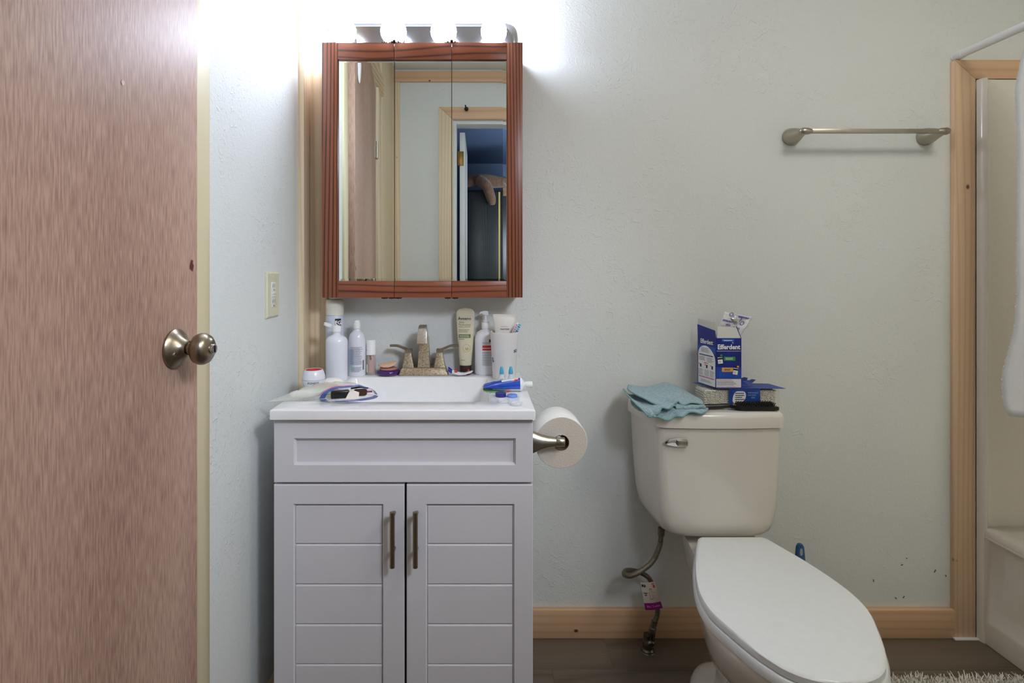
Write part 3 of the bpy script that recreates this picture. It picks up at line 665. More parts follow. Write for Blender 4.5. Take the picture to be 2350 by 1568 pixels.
PAPER = mat('tissue paper', (238,237,232), .9, bump=.3, bscale=160); PEND = mat('tissue end', (222,212,198), .95, nscale=300, var=.12, bump=.5, bscale=300)
R0 = .0640; ri = .0195; sh_ = lambda a: 1+.012*math.sin(2*a+.6)+.006*math.sin(5*a)
def circ(r, y, wob=True, n=64): return [((r*(sh_(2*PI*k/n) if wob else 1))*math.cos(2*PI*k/n), y, (r*(sh_(2*PI*k/n) if wob else 1))*math.sin(2*PI*k/n)) for k in range(n)]
MB().loft([circ(R0-.001,0), circ(R0,.001), circ(R0,.099), circ(R0-.001,.1)], False, False).build('paper', PAPER, tp, 60)
MB().loft([circ(R0-.001,0), circ(ri,0,False)], False, False).build('rolled_end', PEND, tp, 60); MB().loft([circ(ri,.1,False), circ(R0-.001,.1)], False, False).build('rolled_end', PEND, tp, 60)
MB().loft([circ(ri,0,False), circ(ri,.1,False)], False, False).build('core', mat('cardboard core', (120,92,66), .9), tp, 60)

# ------------------------------------------------------------------ towel bar
tb = thing('towel_bar', 'empty brushed nickel towel bar on the back wall above the toilet', 'towel bar', (1.221, D, 1.606))
def post(x, sgn):
    rr = []
    for t, rv in ((0,.0285),(.06,.0283),(.22,.0262),(.42,.0222),(.65,.0168),(.85,.0128),(1,.0108)):
        y = -.0006-.068*t
        n = 24; rr.append([(x+rv*math.cos(2*PI*k/n), y+(0 if t else 0), rv*math.sin(2*PI*k/n)*.98) for k in range(n)])
    p = MB().loft(rr).build('post', NICK, tb, 60)
    nose = [(x-sgn*.013, .0085),(x-sgn*.005,.0115),(x+sgn*.012,.0100),(x+sgn*.022,.0066)]
    MB().loft([[(xx, -.0735+rv*1.0*math.cos(2*PI*k/20), rv*math.sin(2*PI*k/20)) for k in range(20)] for xx, rv in [(x-sgn*.017,.004)]+nose]).build('arm_end', NICK, p, 60)
post(-.216, 1); post(.216, -1)
MB().box(-.196,.196,-.0800,-.0665,-.0062,.0062,.0012).build('bar', NICK, tb)

# ------------------------------------------------------------------ bathtub and surround
bt = thing('bathtub', 'off-white moulded bathtub with matching surround at the room end', 'bathtub', (1.586, 1.69, 0))
y0 = -1.50; xb = 0.765
# apron facing the room, with a pressed-in panel
mb = MB(); rA = lambda x, a, b, c, d: [(x, a, c), (x, b, c), (x, b, d), (x, a, d)]
mb.loft([rA(.03, -1.50, -.002, .0, .36), rA(.006, -1.50, -.002, .002, .345), rA(.004, -1.47, -.026, .066, .335), rA(.012, -1.46, -.034, .078, .330), rA(.030, -1.44, -.056, .112, .312), rA(.032, -1.43, -.064, .12, .30)], False, True)
mb.build('apron', TUB, bt, 80)
def tr2(x0, x1, ya, yb, z, r): return ring_z(rrect(x0, x1, ya, yb, r, 5), z)
MB().loft([tr2(.009,xb,y0,-.002,.330,.006), tr2(.0045,xb,y0,-.002,.342,.006), tr2(.006,xb,y0,-.002,.355,.006), tr2(.014,xb,y0+.006,-.006,.362,.012), tr2(.075,xb-.06,y0+.08,-.085,.362,.10), tr2(.085,xb-.07,y0+.10,-.10,.350,.10), tr2(.12,xb-.10,y0+.16,-.15,.12,.12), tr2(.18,xb-.16,y0+.24,-.22,.07,.12)], False, True).build('tub_shell', TUB, bt, 60)
# surround: end wall panel with rounded vertical front flange
prof = [(-.0005,.000),(-.0005,-.008),(.002,-.016),(.006,-.022),(.012,-.024),(.017,-.020),(.021,-.012),(.030,-.007),(.06,-.004),(.60,-.004),(.70,-.008),(.745,-.05),(.752,-.12),(.752,-1.38),(.745,-1.44),(.70,-1.496),(.03,-1.496)]
MB().loft([[(a, b, z) for a, b in prof] for z in (.358, 1.777, 1.783)], closed=False).build('surround_wall', TUB, bt, 50)
MB().loft([[(a, b, z) for a, b in prof[:9]] for z in (.0, .10, .358)], closed=False).build('front_flange', TUB, bt, 50)

rod = thing('shower_rod', 'white shower rod running from the back wall above the pine casing', 'shower rod', (1.534, D, 1.8645))
WR = mat('rod white', (232,232,230), .3)
MB().tube([(0,-.030,0),(0,-1.905,-.004)], .0125, 24).build('tube', WR, rod)
MB().tube([(0,-.0005,0),(0,-.011,0)], .0150, 24).build('end_flange', WR, rod)
MB().tube([(0,-.0115,0),(0,-.032,0),(0,-.034,0)], [.0142,.0142,.0127], 24).build('sleeve', WR, rod)

# bath towel over the rod
tw = thing('bath_towel', 'white terry bath towel hanging over the shower rod', 'towel', (1.534, 1.20, 1.8645))
TERRY = mat('white terry', (240,239,236), .95, bump=.8, bscale=480, bdist=.002, sheen=.3)
tz = [(-1.085,.262),(-1.06,.280),(-.98,.288),(-.85,.262),(-.6,.262),(-.35,.272),(-.18,.288),(-.08,.272),(0,.235)]
def tow(u, v):
    # u over the length: outer hem -> rod -> inner hem ; v across the width, far edge = 1
    Lo, Li = 1.085, 1.00
    s = u*(Lo+Li+.05)
    if s < Lo: z = -Lo+s; x = -.0195; side = -1
    elif s < Lo+.05:
        t = (s-Lo)/.05*PI; x = -.0195*math.cos(t); z = .0195*math.sin(t); side = 0
    else: z = -(s-Lo-.05); x = .0195; side = 1
    zz = min(z, 0); far = interp(tz, zz); near = -.30-.02*math.sin(zz*4)
    y = near+(far-near)*v
    if side == 0: far = .235
    dr = min(1, -zz*1.6)
    x += side*dr*(.012+.018*(0.5+0.5*math.sin(v*15+zz*1.7))*(v < 2))+ (side*.022*max(0, (-zz-.75))/.3 if side else 0)
    z += (.012*math.sin(v*9)-.022*(v-.5)) * dr if u < .05 else 0
    return Vector((x, y, z))
mb = MB().grid(tow, 120, 40)
o = mb.build('cloth', TERRY, tw, 0); 
for p in o.data.polygons: p.use_smooth = True
md = o.modifiers.new('s', 'SOLIDIFY'); md.thickness = .005; md.offset = 0
mb = MB(); rnd = random.Random(9)
for k in range(420):
    u = .02+k/420*.5; p = tow(u, 1.0); l = rnd.uniform(.001,.0035); q = p+Vector((rnd.uniform(-.002,.002), l, rnd.uniform(-.003,.001)))
    mb.tube([p, q], [.0020,.0014], 4)
mb.build('edge_fringe', TERRY, tw, 0, kind='stuff')

# ------------------------------------------------------------------ shaggy rug
rg = thing('bath_rug', 'white shaggy bath rug on the floor beside the tub', 'rug', (1.32, 1.155, 0))
SHAG = mat('white shag', (238,234,224), .95)
MB().loft([ring_z(rrect(-.235,.235,-.38,.350,.03), .0005), ring_z(rrect(-.235,.235,-.38,.350,.03), .010), ring_z(rrect(-.225,.225,-.37,.340,.03), .014)]).build('backing', SHAG, rg)
mb = MB(); rnd = random.Random(4)
for k in range(5200):
    x = rnd.uniform(-.235,.235); yy = rnd.uniform(-.38,.35) if k % 2 else rnd.uniform(.22,.352)
    b = Vector((x, yy, .008)); an = rnd.uniform(0, 2*PI); ln = rnd.uniform(.012,.024); lean = rnd.uniform(.2,.9)
    m1 = b+Vector((math.cos(an)*ln*lean*.4, math.sin(an)*ln*lean*.4, ln*.6)); t = b+Vector((math.cos(an)*ln*lean, math.sin(an)*ln*lean, ln))
    s = Vector((-math.sin(an), math.cos(an), 0))*.0016; s2 = Vector((0, 0, .0016))
    mb.quad(b-s, b+s, m1+s, m1-s); mb.quad(m1-s, m1+s, t+s*.5, t-s*.5); mb.quad(m1-s2, m1+s2, t+s2*.4, t-s2*.4)
mb.build('pile', SHAG, rg, 0, kind='stuff')

# ------------------------------------------------------------------ things on the sink top
def ell(hx, hy, z, n=32, dx=0, dy=0): return [(dx+hx*math.cos(2*PI*i/n), dy+hy*math.sin(2*PI*i/n), z) for i in range(n)]
PEARL = mat('pearl white plastic', (226,228,236), .25, coat=.2)
can = thing('spray_can', 'tall white aerosol can with black square mark standing in the corner under the cabinet', 'can', (-.4520, 1.657, TOPZ))
MB().lathe([(0,.0005),(.0265,.0005),(.0280,.003),(.0280,.183),(.0265,.1875),(0,.1875)], 40).build('body', mat('can label lavender', (206,210,226), .35), can, 40)
MB().lathe([(0,.188),(.0278,.188),(.0278,.222),(.0262,.233),(.0235,.236),(.014,.2362),(0,.2362)], 40).build('cap', mat('cap cream', (226,222,206), .45), can, 40)
f = cyl(.0280, 0)
patch(f, .008, .0275, .142, .178, mat('ink black', (24,24,28), .5), can)
text('FG', .0165, lambda u,v,k=0: f(.0180+u, .165+v, .0003), WHITEM, can, bold=.0004)
lines(f, .010, .025, .144, .152, 2, WHITEM, can)
lines(f, -.020, -.004, .150, .172, 4, mat('faint lilac ink', (178,184,206), .6), can, seed=4)

bo = thing('solution_bottle', 'white bottle with its flip cap open, in front of the aerosol can', 'bottle', (-.4255, 1.580, TOPZ))
MB().lathe([(0,.0005),(.030,.0005),(.0325,.004),(.0325,.112),(.0318,.119),(.0285,.126),(.022,.131),(.0125,.135),(.0112,.137),(.0112,.144),(0,.144)], 40, sy=.9).build('body', PEARL, bo, 50)
cp = MB().lathe([(0,.1445),(.0130,.1445),(.0132,.156),(.0124,.161),(.010,.1625),(.003,.163),(.0022,.1665),(0,.167)], 28).build('cap', WHITEM, bo, 40)
M = Matrix.Translation((-.0128, 0, .158)) @ Matrix.Rotation(math.radians(20), 4, 'Y')
MB().lathe([(0,0),(.012,0),(.0122,.006),(.0110,.0075),(0,.0075)], 24, c=(-.0150,0,-.0015)).box(-.004,.002,-.003,.003,-.0005,.001).xf(M).build('flip_lid', WHITEM, cp, 40)
f = lambda u, v, k=0: cyl(.0327, 0, -1.12, .9)(u, v, k)
lines(f, -.0065, .0065, .008, .100, 26, INK, bo, ragged=.5)
patch(f, -.006, .000, .004, .024, NAVY, bo, k=.0004)

sb_ = thing('saline_bottle', 'white contact solution bottle with closed round cap and printed label', 'bottle', (-.3815, 1.650, TOPZ))
prof3 = [(0,.0005),(.0255,.0005),(.0272,.004),(.0272,.086),(.0258,.106),(.0238,.120),(.0200,.131),(.0125,.138),(.0098,.141),(.0098,.146),(0,.146)]
MB().lathe(prof3, 40, sy=.85).build('body', PEARL, sb_, 50)
MB().lathe([(0,.1465),(.0112,.1465),(.0118,.152),(.0118,.161),(.0098,.163),(.0094,.170),(.0080,.1725),(0,.1728)], 28).build('cap', WHITEM, sb_, 40)
f = cyl(.0273, 0, .1, .85)
patch(f, -.030, -.008, .030, .084, mat('label haze blue', (188,200,222), .5), sb_)
patch(f, -.030, -.004, .020, .034, mat('label haze green', (190,218,208), .5), sb_)
lines(f, -.018, .022, .036, .092, 17, INK, sb_, k=.0006, seed=3)
lines(f, -.015, .020, .014, .030, 4, INK, sb_, k=.0006, seed=8)
patch(f, .022, .027, .020, .050, INK, sb_, n=2)

fd = thing('makeup_bottle', 'small glass bottle of beige liquid foundation with white cap', 'bottle', (-.3392, 1.660, TOPZ))
MB().lathe([(0,.0005),(.0142,.0005),(.0150,.002),(.0150,.060),(.0120,.063),(0,.063)], 28).build('glass_body', mat('bottle glass', (214,206,196), .08, alpha=.35), fd, 40)
MB().lathe([(0,.008),(.0118,.008),(.0118,.054),(.009,.060),(0,.060)], 28).build('liquid', mat('beige makeup', (198,156,138), .4), fd, 40)
MB().lathe([(0,.0635),(.0148,.0635),(.0148,.108),(.0135,.110),(0,.110)], 28).build('cap', WHITEM, fd, 40)
f = cyl(.0151, 0, -.75); patch(f, -.002, .003, .010, .034, WHITEM, fd, n=3); text('R', .006, lambda u,v,k=0: cyl(.0149,0,-.9)(u, .078+v), INK, fd)
MB().tube([(.0,-.0122,.062),(.002,-.0125,.050)], .003, 8).build('pump_neck', mat('pump brown', (110,78,62), .4), fd)

cmpt = thing('compact', 'round purple powder compact beside the faucet', 'compact', (-.2845, 1.6580, TOPZ))
PUR = mat('deep purple', (62,22,98), .22, coat=.4)
MB().lathe([(0,.0005),(.029,.0005),(.0345,.004),(.0362,.009),(.0345,.014),(.031,.0175),(.027,.018),(0,.018)], 40).build('case', PUR, cmpt, 50)
MB().lathe([(0,.0185),(.027,.0185),(.0275,.022),(.025,.0235),(0,.0235)], 36).build('powder_cake', mat('rose powder', (188,132,116), .7), cmpt, 50)
puff = thing('makeup_sponge', 'beige round makeup sponge resting on the purple compact', 'sponge', (-.2865, 1.6580, TOPZ+.0240))
rr = []
for k in range(13):
    t = -PI/2+PI*k/12; r_ = .0300*max(math.cos(t), .02); rr.append([(r_*math.cos(a), r_*math.sin(a)*.9, .008+.0075*math.sin(t)+.15*r_*math.cos(a)+.0028*math.sin(a*2+1)*(r_/.03)) for a in [2*PI*i/36 for i in range(36)]])
MB().loft(rr).build('puff', mat('beige sponge', (222,182,154), .85, bump=.3, bscale=300), puff, 70)

jar = thing('cream_jar', 'small round white face cream jar with red recessed lid', 'jar', (-.4655, 1.490, TOPZ))
MB().lathe([(0,.0005),(.0235,.0005),(.0275,.005),(.0305,.014),(.0315,.022)], 44, cap=False).build('pot', PEARL, jar, 60)
MB().lathe([(.0315,.0225),(.0300,.034),(.0268,.043),(.0245,.0475),(.0236,.0485),(.0225,.0478)], 44, cap=False).build('lid', PEARL, jar, 60)
MB().lathe([(.0228,.0470),(.0200,.0435),(.0120,.0418),(0,.0414)], 44, cap=False).build('red_dish', mat('jar red', (196,34,48), .3), jar, 60)
f = lambda u, v, k=0: Vector(((.0312+k)*math.sin(.25+u/.031), -(.0312+k)*math.cos(.25+u/.031), .0115+v))
text("POND'S", .0085, lambda u,v,k=0: f(u*1.05, .0035+v, .0001), mat('jar ink', (70,76,120), .5), jar, bold=.0001)
so = thing('soap_bar', 'white oval soap bar beside the round cream jar', 'soap', (-.4130, 1.500, TOPZ))
MB().lathe([(0,.0005),(.022,.0008),(.0285,.006),(.0290,.011),(.0265,.017),(.018,.0215),(0,.0235)], 36, sy=.72).build('bar', mat('soap white', (240,238,226), .4, sss=.2), so, 70)

# ------- zip bag with its contents
bag = thing('zip_bag', 'clear plastic zip bag with blue lips lying open at the left sink corner', 'bag', (-.40, 1.35, TOPZ))
BO = Vector((-.40, 1.35, TOPZ))
BAGM = mat('bag plastic', (226,226,218), .22, alpha=.42, bump=.6, bscale=28, bdist=.01); BLIP = mat('bag blue lip', (62,84,158), .3, alpha=.88); PINK = mat('bag pink zip', (206,70,150), .4)
A_ = Vector((-.397,1.338,0)); B_ = Vector((-.268,1.380,0)); Cc = Vector((-.372,1.505,0)); Dd = Vector((-.532,1.306,0))
def bagp(u, v, top):
    m = A_.lerp(B_, v); e = Dd.lerp(Cc, v); p = m.lerp(e, u)
    bl = math.sin(PI*min(max(v, 0), 1))**.5
    env = bl*(1-.1*u)*(1-u**6)
    if top: z = .003+.030*env*(1-.35*u)+.010*math.sin(PI*u)*bl+.003*mnoise.noise((p*38))*env*2
    else: z = .0012
    if top: p = p+Vector((0, -.012, 0))*bl*(1-u)
    else: p = p+Vector((.010, -.052, 0))*bl*(1-u)**1.5
    return Vector((p.x, p.y, z))-Vector((BO.x, BO.y, 0))
MB().grid(lambda u,v: bagp(.05+.95*u, v, True), 26, 20).build('upper_sheet', BAGM, bag, 80)
MB().grid(lambda u,v: bagp(.05+.95*u, v, False), 12, 16).build('lower_sheet', BAGM, bag, 80)
MB().grid(lambda u,v: bagp(.05-.10*u, v, True)+Vector((0,0,.0006)), 3, 24).build('upper_lip', BLIP, bag, 80)
MB().grid(lambda u,v: bagp(.05-.12*u, v, False)+Vector((0,0,.0006+.0035*math.sin(PI*v))), 3, 24).build('lower_lip', BLIP, bag, 80)
MB().grid(lambda u,v: bagp(.075-.025*u, .02+.6*v, True)+Vector((0,0,.0012)), 1, 20).build('zip_track', PINK, bag, 80)
MB().box(-.004,.010,-.0015,.0015,0,.004,.0006).xf(Matrix.Translation(Vector((-.288,1.376,.010))-Vector((BO.x,BO.y,0)))@Matrix.Rotation(.3,4,'Z')).build('zip_slider', PINK, bag)
cr = thing('cotton_roll', 'white cotton roll showing through the clear zip bag', 'cotton', (-.448, 1.342, TOPZ+.0025))
lump([(-.030,.0,.0095),(.0,.002,.011),(.030,.010,.0105)], [.006,.0105,.010,.007], 'roll', cr, mat('cotton white', (240,236,228), .9, bump=.6, bscale=90, bdist=.004))
gp = thing('green_packet', 'pale green packet showing through the clear zip bag', 'packet', (-.425, 1.395, TOPZ+.0025))
MB().loft([ring_z(rrect(-.040,.030,-.018,.022,.008), .0), ring_z(rrect(-.042,.032,-.020,.024,.008), .006), ring_z(rrect(-.036,.026,-.014,.018,.008), .011)]).xf(Matrix.Rotation(.5,4,'Z')).build('pouch', mat('pale green', (206,226,200), .4), gp, 60)
ts = thing('tan_case', 'flat tan case at the back of the clear zip bag', 'case', (-.420, 1.440, TOPZ+.0025))
MB().loft([ring_z(rrect(-.034,.034,-.013,.013,.008), .0), ring_z(rrect(-.036,.036,-.015,.015,.008), .006), ring_z(rrect(-.030,.030,-.010,.010,.008), .013)]).xf(Matrix.Rotation(.35,4,'Z')).build('case', mat('tan', (206,172,140), .5), ts, 60)
bk = thing('black_case', 'small black case inside the open mouth of the zip bag', 'case', (-.348, 1.352, TOPZ+.002))
MB().box(-.030,.016,-.009,.012,.0,.019,.003).xf(Matrix.Rotation(.30,4,'Z')).build('box', BLACK, bk)
gl = thing('sunglasses', 'brown lens sunglasses poking out of the open zip bag', 'sunglasses', (-.305, 1.366, TOPZ+.002))
BRL = mat('brown lens', (74,44,20), .12, coat=.5)
MB().loft([[(p[0], -.0015+.0*k, .013+p[1]) for p in rrect(-.019,.016,-.010,.011,.009,5)] if k == 0 else [(p[0]*.94, -.0040, .013+p[1]*.92) for p in rrect(-.019,.016,-.010,.011,.009,5)] for k in (0,1)]).xf(Matrix.Rotation(.2,4,'Z')@Matrix.Rotation(.35,4,'X')).build('lens', BRL, gl, 40)
MB().tube([(-.026,.003,.020),(-.018,-.001,.022),(.0,-.001,.0245),(.018,.002,.021)], .0022, 8).build('rim', mat('dark brown frame', (44,28,18), .3), gl)
wc_ = thing('white_card', 'folded white card tucked beside the brown lens in the zip bag', 'card', (-.318, 1.328, TOPZ+.0055))
MB().prism([(-.016,-.006,.0),(.016,-.004,.0),(.014,.012,.012),(-.002,.016,.016),(-.012,.012,.012)], (0,.0008,.0012)).build('card', mat('card white', (226,216,206), .7), wc_, 0)

# ------- right-hand group
pk = thing('crumpled_tube', 'small crumpled white and blue tube beside the faucet', 'tube', (-.060, 1.6400, TOPZ))
rr = []; path = cat([(-.036,0,.022),(-.024,-.002,.014),(-.006,-.004,.0085),(.014,-.004,.008),(.036,-.002,.014)], 4)
for i, p in enumerate(path):
    t = i/(len(path)-1); hy = .009+.003*t; hz = .0065*(1-t)+.0012
    rr.append([(p.x+hy*.35*math.sin(2*PI*k/16)*(t), p.y+hy*math.cos(2*PI*k/16), p.z+hz*math.sin(2*PI*k/16)+(.002*math.sin(k*1.9+i)*t)) for k in range(16)])
MB().loft(rr[4:]).build('body', mat('crinkled white', (232,230,236), .35), pk, 40)
MB().loft(rr[:5]).build('blue_end', mat('tube end blue', (24,44,150), .35), pk, 50)
for (x, z, w_, m_) in ((-.012,.0185,.007,RED),(.026,.0215,.004,RED),(.012,.0185,.003,DARK)):
    MB().prism([(x-w_/2,-.0150,z-w_*.45),(x+w_/2,-.0150,z-w_*.45),(x+w_/2+.001,-.0145,z+w_*.45),(x-w_/2+.001,-.0145,z+w_*.45)], (0,.0052,-.004)).build('print_mark', m_, pk, 0)

av = thing('lotion_tube', 'beige body lotion tube standing on its dark brown cap', 'tube', (-.0435, 1.6720, TOPZ))
AVB = mat('tube cream', (214,206,178), .38); OLV = mat('olive green', (98,112,44), .5); OLI = mat('olive ink', (120,124,88), .5)
AP = [(.029,.0185,.0160),(.050,.0205,.0150),(.100,.0245,.0110),(.150,.0275,.0065),(.185,.0290,.0022),(.192,.0288,.0010),(.199,.0262,.0009),(.2045,.021,.0009),(.2075,.013,.0008),(.2085,.004,.0008)]
MB().loft([ell(hx, hy, z) for z, hx, hy in AP]).build('tube_body', AVB, av, 60)
MB().lathe([(0,.0005),(.0175,.0005),(.0185,.003),(.0190,.0285),(0,.0285)], 32, sy=.9).build('cap', mat('cap brown', (58,34,26), .3), av, 40)
def fa(u, v, k=0):
    hx = interp([(z, a) for z, a, b in AP], v); hy = interp([(z, b) for z, a, b in AP], v)
    return Vector((u, -hy*math.sqrt(max(0, 1-(u/hx)**2))-.0004-k, v))
text('Aveeno', .0132, lambda u,v,k=0: fa(u-.003, .1750+v), mat('aveeno ink', (40,48,66), .5), av, bold=.00025)
for s_, z_, h_ in (('Daily',.1635,.0080),('Moisturizing',.1560,.0078),('BODY LOTION',.1492,.0052)):
    text(s_, h_, lambda u,v,k=0: fa((u-.003 if s_ != 'Daily' else u-.012), z_+v), OLI, av)
lines(fa, -.021, .014, .1310, .1425, 3, OLI, av, ragged=.4)
patch(fa, -.0205, .0160, .1150, .1262, OLV, av, n=6)
lines(fa, -.018, .012, .1165, .1248, 2, WHITEM, av, k=.0006, ragged=.3)
lines(fa, -.021, -.002, .1095, .1130, 1, NAVY, av)
mb = MB()
for k in range(28):
    a0, a1 = 2*PI*k/28, 2*PI*(k+1)/28; q = lambda a, r_: fa(.0035+r_*math.cos(a), .083+r_*1.05*math.sin(a), .0001)
    mb.quad(q(a0,.0118), q(a1,.0118), q(a1,.0108), q(a0,.0108))
mb.build('emblem_ring', mat('emblem green', (150,160,124), .5), av, 0)
for i, (a, l) in enumerate(((1.2,.011),(1.9,.010),(.7,.009))):
    c = Vector((.0035,.076)); d_ = Vector((math.cos(a), math.sin(a))); n_ = Vector((-d_.y, d_.x))
    P = [c, c+d_*l*.5+n_*.0026, c+d_*l*1.15, c+d_*l*.5-n_*.0026]; mb = MB(); mb.bm.faces.new([mb.bm.verts.new(fa(p.x, p.y, .0002)) for p in P]); mb.build('oat_ear', mat('oat tan', (196,164,96), .6), av, 0)
lines(fa, -.014, .0, .0440, .0480, 1, OLI, av)

pu = thing('pump_bottle', 'white pump lotion bottle with red-barred label behind the tumbler', 'bottle', (.0195, 1.6680, TOPZ))
PP = [(.0005,.030,.019),(.005,.0335,.0215),(.110,.0335,.0215),(.122,.032,.0205),(.133,.0265,.0175),(.139,.0170,.0135),(.1415,.0115,.0115),(.144,.0115,.0115)]
MB().loft([ell(a, b, z, 40) for z, a, b in PP]).build('body', WHITEP, pu, 55)
MB().lathe([(0,.1445),(.0128,.1445),(.0130,.163),(.0122,.1645),(0,.1645)], 28).build('collar', WHITEM, pu, 40)
MB().lathe([(0,.165),(.0088,.165),(.0088,.1705),(.0042,.171),(.0038,.186),(0,.186)], 20).loft([[(x, y*w_, z+zz*h_) for y, zz in ((-1,-1),(1,-1),(1,1),(-1,1))] for x, z, w_, h_ in ((.0085,.1925,.006,.0065),(-.004,.1935,.006,.0065),(-.012,.1950,.0038,.0030),(-.0165,.1935,.0034,.0026),(-.0180,.1905,.0030,.0020))]).build('pump_head', WHITEM, pu, 40)
def fp(u, v, k=0): return Vector((u, -.0215*math.sqrt(max(0, 1-(u/.0335)**2))-.0005-k, v))
patch(fp, -.010, .020, .0860, .0935, RED, pu, n=5); patch(fp, -.010, .020, .0780, .0838, RED, pu, n=5)
lines(fp, -.010, .020, .0965, .1035, 3, INK, pu, seed=5); lines(fp, -.010, .022, .030, .0745, 16, INK, pu, seed=6, ragged=.15)
MB().grid(lambda a,b: fp(.0105+.010*a*(1-.5*abs(b-.5)), .103+.009*b, .0002), 3, 3).build('leaf_mark', mat('leaf brown', (112,56,40), .5), pu, 0)

cu = thing('tumbler', 'white frosted plastic bathroom tumbler holding a tube and a toothbrush', 'cup', (.0760, 1.6080, TOPZ))
CUPM = mat('frosted cup', (232,228,226), .4, sss=.15)
MB().lathe([(0,.0006),(.0335,.0006),(.0352,.003),(.0425,.132),(.0438,.1385),(.0436,.1412),(.0418,.1412),(.0408,.136),(.0338,.005),(0,.004)], 48).build('cup_body', CUPM, cu, 45)
f = lambda a0, z, r_: (lambda u, v, k=0: Vector(((r_+.0006+k)*math.sin(a0+u/r_), -(r_+.0006+k)*math.cos(a0+u/r_), z+v)))
text('SO', .0120, f(.92, .086, .0400), NAVY, cu, bold=.0004, rot=.12)
text('DS', .0120, f(-1.15, .058, .0385), NAVY, cu, bold=.0004, rot=-1.2)

tu = thing('hair_tube', 'white conditioner tube standing crimp-up inside the tumbler', 'tube', (.0775, 1.6160, TOPZ+.0055))
TP_ = [(.0,.014,.013),(.022,.0150,.0140),(.030,.0170,.0150),(.100,.0265,.0120),(.150,.0315,.0060),(.178,.0345,.0012),(.1785,.0360,.0009),(.188,.0362,.0009)]
MB().loft([ell(a, b, z, 32) for z, a, b in TP_]).build('tube_body', mat('tube pearl', (226,222,214), .35), tu, 50)
def ft(u, v, k=0):
    hx = interp([(z, a) for z, a, b in TP_], v); hy = interp([(z, b) for z, a, b in TP_], v)
    return Vector((u, -hy*math.sqrt(max(0, 1-(u/hx)**2))-.0004-k, v))
text('PANTENE', .0062, lambda u,v,k=0: ft(u*1.0, .1425+v), NAVY, tu, bold=.00012)
lines(ft, -.012, .012, .1485, .1525, 1, mat('rose ink', (206,150,130), .6), tu)
tb_ = thing('toothbrush', 'maroon and white toothbrush with blue bristles leaning out of the tumbler', 'toothbrush', (.0760, 1.5840, TOPZ+.0055))
q0 = Vector((-.004,.010,.0)); q1_ = Vector((.0240,.007,.131)); q2_ = Vector((.0385,.005,.163))
MB().tube([q0, q0.lerp(q1_,.5), q1_], [.0038,.0042,.0030], 10).build('handle', mat('maroon', (120,28,48), .35), tb_, 60)
MB().tube([q1_, q1_.lerp(q2_,.15), q1_.lerp(q2_,.5), q2_, q2_+Vector((.001,0,.002))], [.0030,.0042,.0052,.0042,.001], 10).build('head', mat('brush head', (226,214,222), .35), tb_, 60)
dn = (q2_-q1_).normalized(); pn = Vector((dn.z, 0, -dn.x))
for i in range(5):
    c = q1_.lerp(q2_, .22+.18*i)+pn*.0035
    MB().tube([c, c+pn*.0085], .0024, 6).build('bristle_tuft', mat('tuft blue', (70,120,196), .6) if i % 2 else mat('tuft teal', (84,186,192), .6), tb_, 30)
for i in range(4):
    c = q1_.lerp(q2_, .25+.2*i)+Vector((0,-.0048,0)); MB().tube([c-dn*.0015, c+dn*.0015], .0012, 6).build('grip_dash', mat('maroon', (120,28,48), .35), tb_, 30)

for i, (x, y, lab) in enumerate(((.0640, 1.520, 'small clear dropper vial with blue tip in front of the tumbler, nearer the sink'), (.0905, 1.522, 'small clear dropper vial with blue tip in front of the tumbler, nearer the outer edge'))):
    dv_ = thing('dropper_vial', lab, 'vial', (x, y, TOPZ), 0, 'dropper vials before the tumbler')
    MB().lathe([(0,.0005),(.0080,.0005),(.0085,.002),(.0085,.020),(.0062,.024),(.0060,.030),(0,.030)], 20).build('vial_body', mat('vial milk', (232,236,240), .2, alpha=.75), dv_, 40)
    MB().lathe([(0,.0305),(.0066,.0305),(.0062,.036),(.0040,.0490),(.0030,.0505),(0,.0505)], 20).build('tip', mat('tip blue', (70,170,206), .35), dv_, 40)
    lines(cyl(.0086, 0), -.004, .005, .010, .018, 2, INK, dv_)

tpst = thing('toothpaste_tube', 'squeezed blue toothpaste tube with white cap lying in front of the tumbler', 'toothpaste', (.0650, 1.4350, TOPZ))
TBL = mat('toothpaste blue', (26,84,196), .22, col2=(34,60,160), nscale=40, coat=.3)
TPW = mat('toothpaste white', (236,238,242), .25, coat=.3)
secs = []
for x, hy, hz, zc in ((-.053,.019,.0022,.0135),(-.047,.020,.0050,.0140),(-.030,.0200,.0095,.0150),(-.005,.0195,.0130,.0160),(.020,.0188,.0155,.0170),(.040,.0180,.0170,.0178),(.0445,.0178,.0176,.0181)):
    n = 32; secs.append([(x, hy*math.cos(2*PI*k/n), zc+hz*math.sin(2*PI*k/n)+.0007*math.sin(3*k+x*300)*(x < .035)) for k in range(n)])
mb = MB(); mb.loft(secs, True, True); o = mb.build('tube_body', [TBL, TPW], tpst, 60)
for p in o.data.polygons:
    c = p.center
    if c.z < .0085+.05*(-c.x)*0 and c.x > -.03 or (c.z > .027 and abs(c.y+.004) < .006 and c.x > -.01 and c.x < .03): p.material_index = 1
n = 32; MB().loft([[(x, r_*math.cos(2*PI*k/n), .0181+r_*math.sin(2*PI*k/n)) for k in range(n)] for x, r_ in ((.0448,.0178),(.0485,.0178),(.0530,.0130),(.0570,.0068),(.0590,.0066))]).build('shoulder', TPW, tpst, 50)
MB().loft([[(x, r_*math.cos(2*PI*k/n), .0181+r_*math.sin(2*PI*k/n)) for k in range(n)] for x, r_ in ((.0592,.0076),(.0600,.0080),(.0775,.0088),(.0785,.0082))]).build('cap', mat('cap soft white', (232,236,230), .4), tpst, 40)
